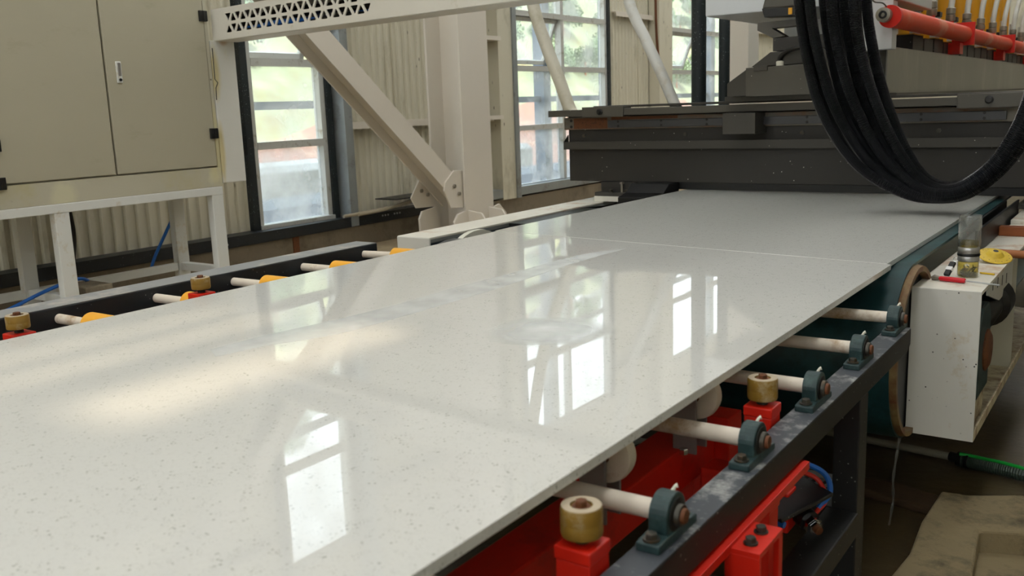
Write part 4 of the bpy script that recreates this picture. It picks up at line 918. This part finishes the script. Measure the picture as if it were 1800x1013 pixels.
# vertical dark pipes behind the gantry
for i, (x, y, r_, lab) in enumerate(((-1.32, 6.6, 0.055, 'dark speckled vertical pipe rising behind the gantry, nearer the window'), (-1.13, 6.62, 0.04, 'thinner dark vertical pipe behind the gantry, nearer the hood'))):
    tag(MB().lathe([(r_, 0.3), (r_, 6.2)], (x, y, 0), 'z', n=24).build('standpipe', 'gasket', smooth=True), lab, 'pipe', 'vertical pipes behind the gantry')
tag(MB().box(-1.66, -1.47, 8.0, 8.25, 0, 6.2).build('far_column', 'column_paint', bevel=0.005), 'cream steel column far behind the polishing machine', 'column')
tag(MB().tube(spline([(XW+0.2, 11.35, 3.2), (XW+0.2, 11.38, 2.4), (XW+0.22, 11.42, 1.95)], 6), 0.018, 10).build('red_hose', 'rust', smooth=True), 'short rusty red hose hanging on the wall between the windows', 'hose')

# ================================================================== HOSES
def corrugated_hose(pts, r, name, label):
    P = spline(pts, 60); d = [0.0]
    for a, b in zip(P, P[1:]): d.append(d[-1]+(b-a).length)
    stepl = 0.0029; tot = d[-1]; n_ = int(tot/stepl); out = []; rs = []; j = 0
    for i in range(n_+1):
        s_ = i*stepl
        while j < len(d)-2 and d[j+1] < s_: j += 1
        t = (s_-d[j])/max(1e-9, d[j+1]-d[j]); out.append(P[j].lerp(P[j+1], t)); rs.append(r if i % 2 else r*0.86)
    return tag(MB().tube(out, rs, 12).build(name, 'corrugated_black', smooth=False), label, 'hose', 'black corrugated hoses')
outer = [(0.05, 2.30), (0.075, 1.95), (0.12, 1.68), (0.207, 1.41), (0.372, 1.17), (0.579, 1.035), (0.75, 1.000), (0.909, 1.042), (1.075, 1.235), (1.22, 1.60), (1.30, 2.1)]
inner = [(0.40, 2.30), (0.422, 1.91), (0.452, 1.71), (0.511, 1.50), (0.600, 1.285), (0.69, 1.145), (0.775, 1.098), (0.86, 1.125), (0.965, 1.225), (1.06, 1.46), (1.16, 2.0)]
hl = ['outermost black corrugated hose, lowest of the hanging bundle'] + ['%s black corrugated hose from the outside of the hanging bundle' % q for q in ('second', 'third', 'fourth', 'fifth', 'sixth', 'seventh', 'eighth', 'ninth')] + ['innermost black corrugated hose, highest of the hanging bundle']
rr = 0.026
for i in range(10):
    t = [0.0, 0.10, 0.22, 0.34, 0.45, 0.56, 0.67, 0.78, 0.89, 1.0][i]; yo = [4.47, 4.54, 4.46, 4.53, 4.60, 4.45, 4.52, 4.59, 4.46, 4.53][i]
    pts = []
    for k, (a, b) in enumerate(zip(outer, inner)):
        cxy = Vector(a).lerp(Vector(b), t)
        inw = (Vector(b)-Vector(a)).normalized()*(rr*(1-2*t))
        pts.append((cxy.x+inw.x, yo+0.02*math.sin(k*1.1+i*2), cxy.y+inw.y))
    corrugated_hose(pts, rr, 'corrugated_hose', hl[i])
tag(MB().tube(spline([(-2.2, 5.5, 2.9), (-2.06, 5.5, 2.21), (-1.954, 5.5, 1.90), (-1.85, 5.49, 1.665), (-1.76, 5.47, 1.47), (-1.71, 5.46, 1.42)], 10), 0.043, 16).build('drain_hose', 'hose_pale', smooth=True),
    'pale olive plastic hose dropping to the left end of the gantry', 'hose')
tag(MB().tube(spline([(-1.48, 5.55, 2.7), (-1.345, 5.55, 2.14), (-1.225, 5.55, 1.885), (-1.11, 5.54, 1.665), (-1.01, 5.52, 1.47), (-0.98, 5.5, 1.44)], 10), 0.035, 16).build('drain_hose', 'hose_clear', smooth=True),
    'clear plastic hose dropping behind the middle of the gantry rail', 'hose')

# ================================================================== PIT FLOOR THINGS
blk = []
out = [(1.008, 3.39), (1.10, 3.40), (1.256, 3.49), (1.9, 3.55), (1.9, 2.2), (0.99, 2.2), (0.985, 2.5), (1.015, 2.85), (1.0, 3.1)]
kb = thing('concrete_block', 'rough concrete plinth with a square recess at the pit edge', 'plinth', (1.3, 2.8, 0))
def ring(zt, zb):
    hole = [(1.17, 3.125), (1.29, 3.17), (1.6, 3.2), (1.6, 2.4), (1.22, 2.4), (1.20, 2.8)]
    bm = bmesh.new(); ov = [bm.verts.new((x, y, zt)) for x, y in out]; hv = [bm.verts.new((x, y, zt)) for x, y in hole]
    es = [bm.edges.new((ov[i], ov[(i+1) % len(ov)])) for i in range(len(ov))] + [bm.edges.new((hv[i], hv[(i+1) % len(hv)])) for i in range(len(hv))]
    bmesh.ops.triangle_fill(bm, use_beauty=True, use_dissolve=False, edges=es)
    ex = bmesh.ops.extrude_face_region(bm, geom=list(bm.faces)); 
    for v in [g for g in ex['geom'] if isinstance(g, bmesh.types.BMVert)]: v.co.z = zb
    bmesh.ops.recalc_face_normals(bm, faces=bm.faces)
    me = bpy.data.meshes.new('plinth_body'); bm.to_mesh(me); bm.free(); me.materials.append(M['concrete_block'])
    o = bpy.data.objects.new('plinth_body', me); COL.objects.link(o); attach(o, kb); md = o.modifiers.new('bevel', 'BEVEL'); md.width = 0.012; md.segments = 3; md.limit_method = 'ANGLE'
ring(0.10, -0.001)
box('recess_floor', 'concrete_block', kb, 1.15, 1.62, 2.38, 3.22, 0.0, 0.02)
tag(MB().prism([(0.55, 3.50), (0.80, 3.56), (0.985, 3.50), (0.985, 3.36), (0.70, 3.42), (0.55, 3.40)], 'z', 0.001, 0.035).build('mud_ledge', 'mud', bevel=0.012), 'brown muddy ledge on the wet pit floor', 'ledge')
fh = thing('floor_hose', 'ribbed grey hose with a green stripe lying on the wet floor', 'hose', (1.1, 3.9, 0))
pth = spline([(0.99, 3.915, 0.03), (1.06, 3.91, 0.03), (1.22, 3.86, 0.035), (1.5, 3.72, 0.035), (1.9, 3.5, 0.035)], 40); d = len(pth)
MB().tube(pth, [0.030 if i % 2 else 0.027 for i in range(d)], 14).build('hose_body', 'hose_ribbed_green', fh)
MB().tube([p+Vector((-0.006, -0.010, 0.026)) for p in pth], 0.0075, 8).build('green_stripe', 'hose_green', fh, smooth=True)
MB().tube([(0.945, 3.935, 0.03), (0.975, 3.925, 0.03), (0.976, 3.924, 0.03), (1.02, 3.912, 0.03)], [0.020, 0.020, 0.030, 0.032], 14).build('hose_end', 'plastic_black', fh, smooth=True)
tag(MB().cyl((0.2, 4.02, 0.025), (0.945, 3.935, 0.028), 0.016, 12).build('floor_pipe', 'pipe_grey', smooth=True), 'thin grey pipe on the floor leading to the ribbed hose', 'pipe')
wp = spline([(0.892, 3.24, 0.335), (0.885, 3.235, 0.26), (0.878, 3.23, 0.17), (0.880, 3.235, 0.09), (0.872, 3.23, 0.0)], 8)
tag(MB().tube(wp, [0.004+0.0012*math.sin(i) for i in range(len(wp))], 8).build('water_trickle', 'water_clear', smooth=True), 'thin trickle of water falling from the belt drum', 'water')

for o in bpy.data.objects:
    if '_local' in o: del o['_local']
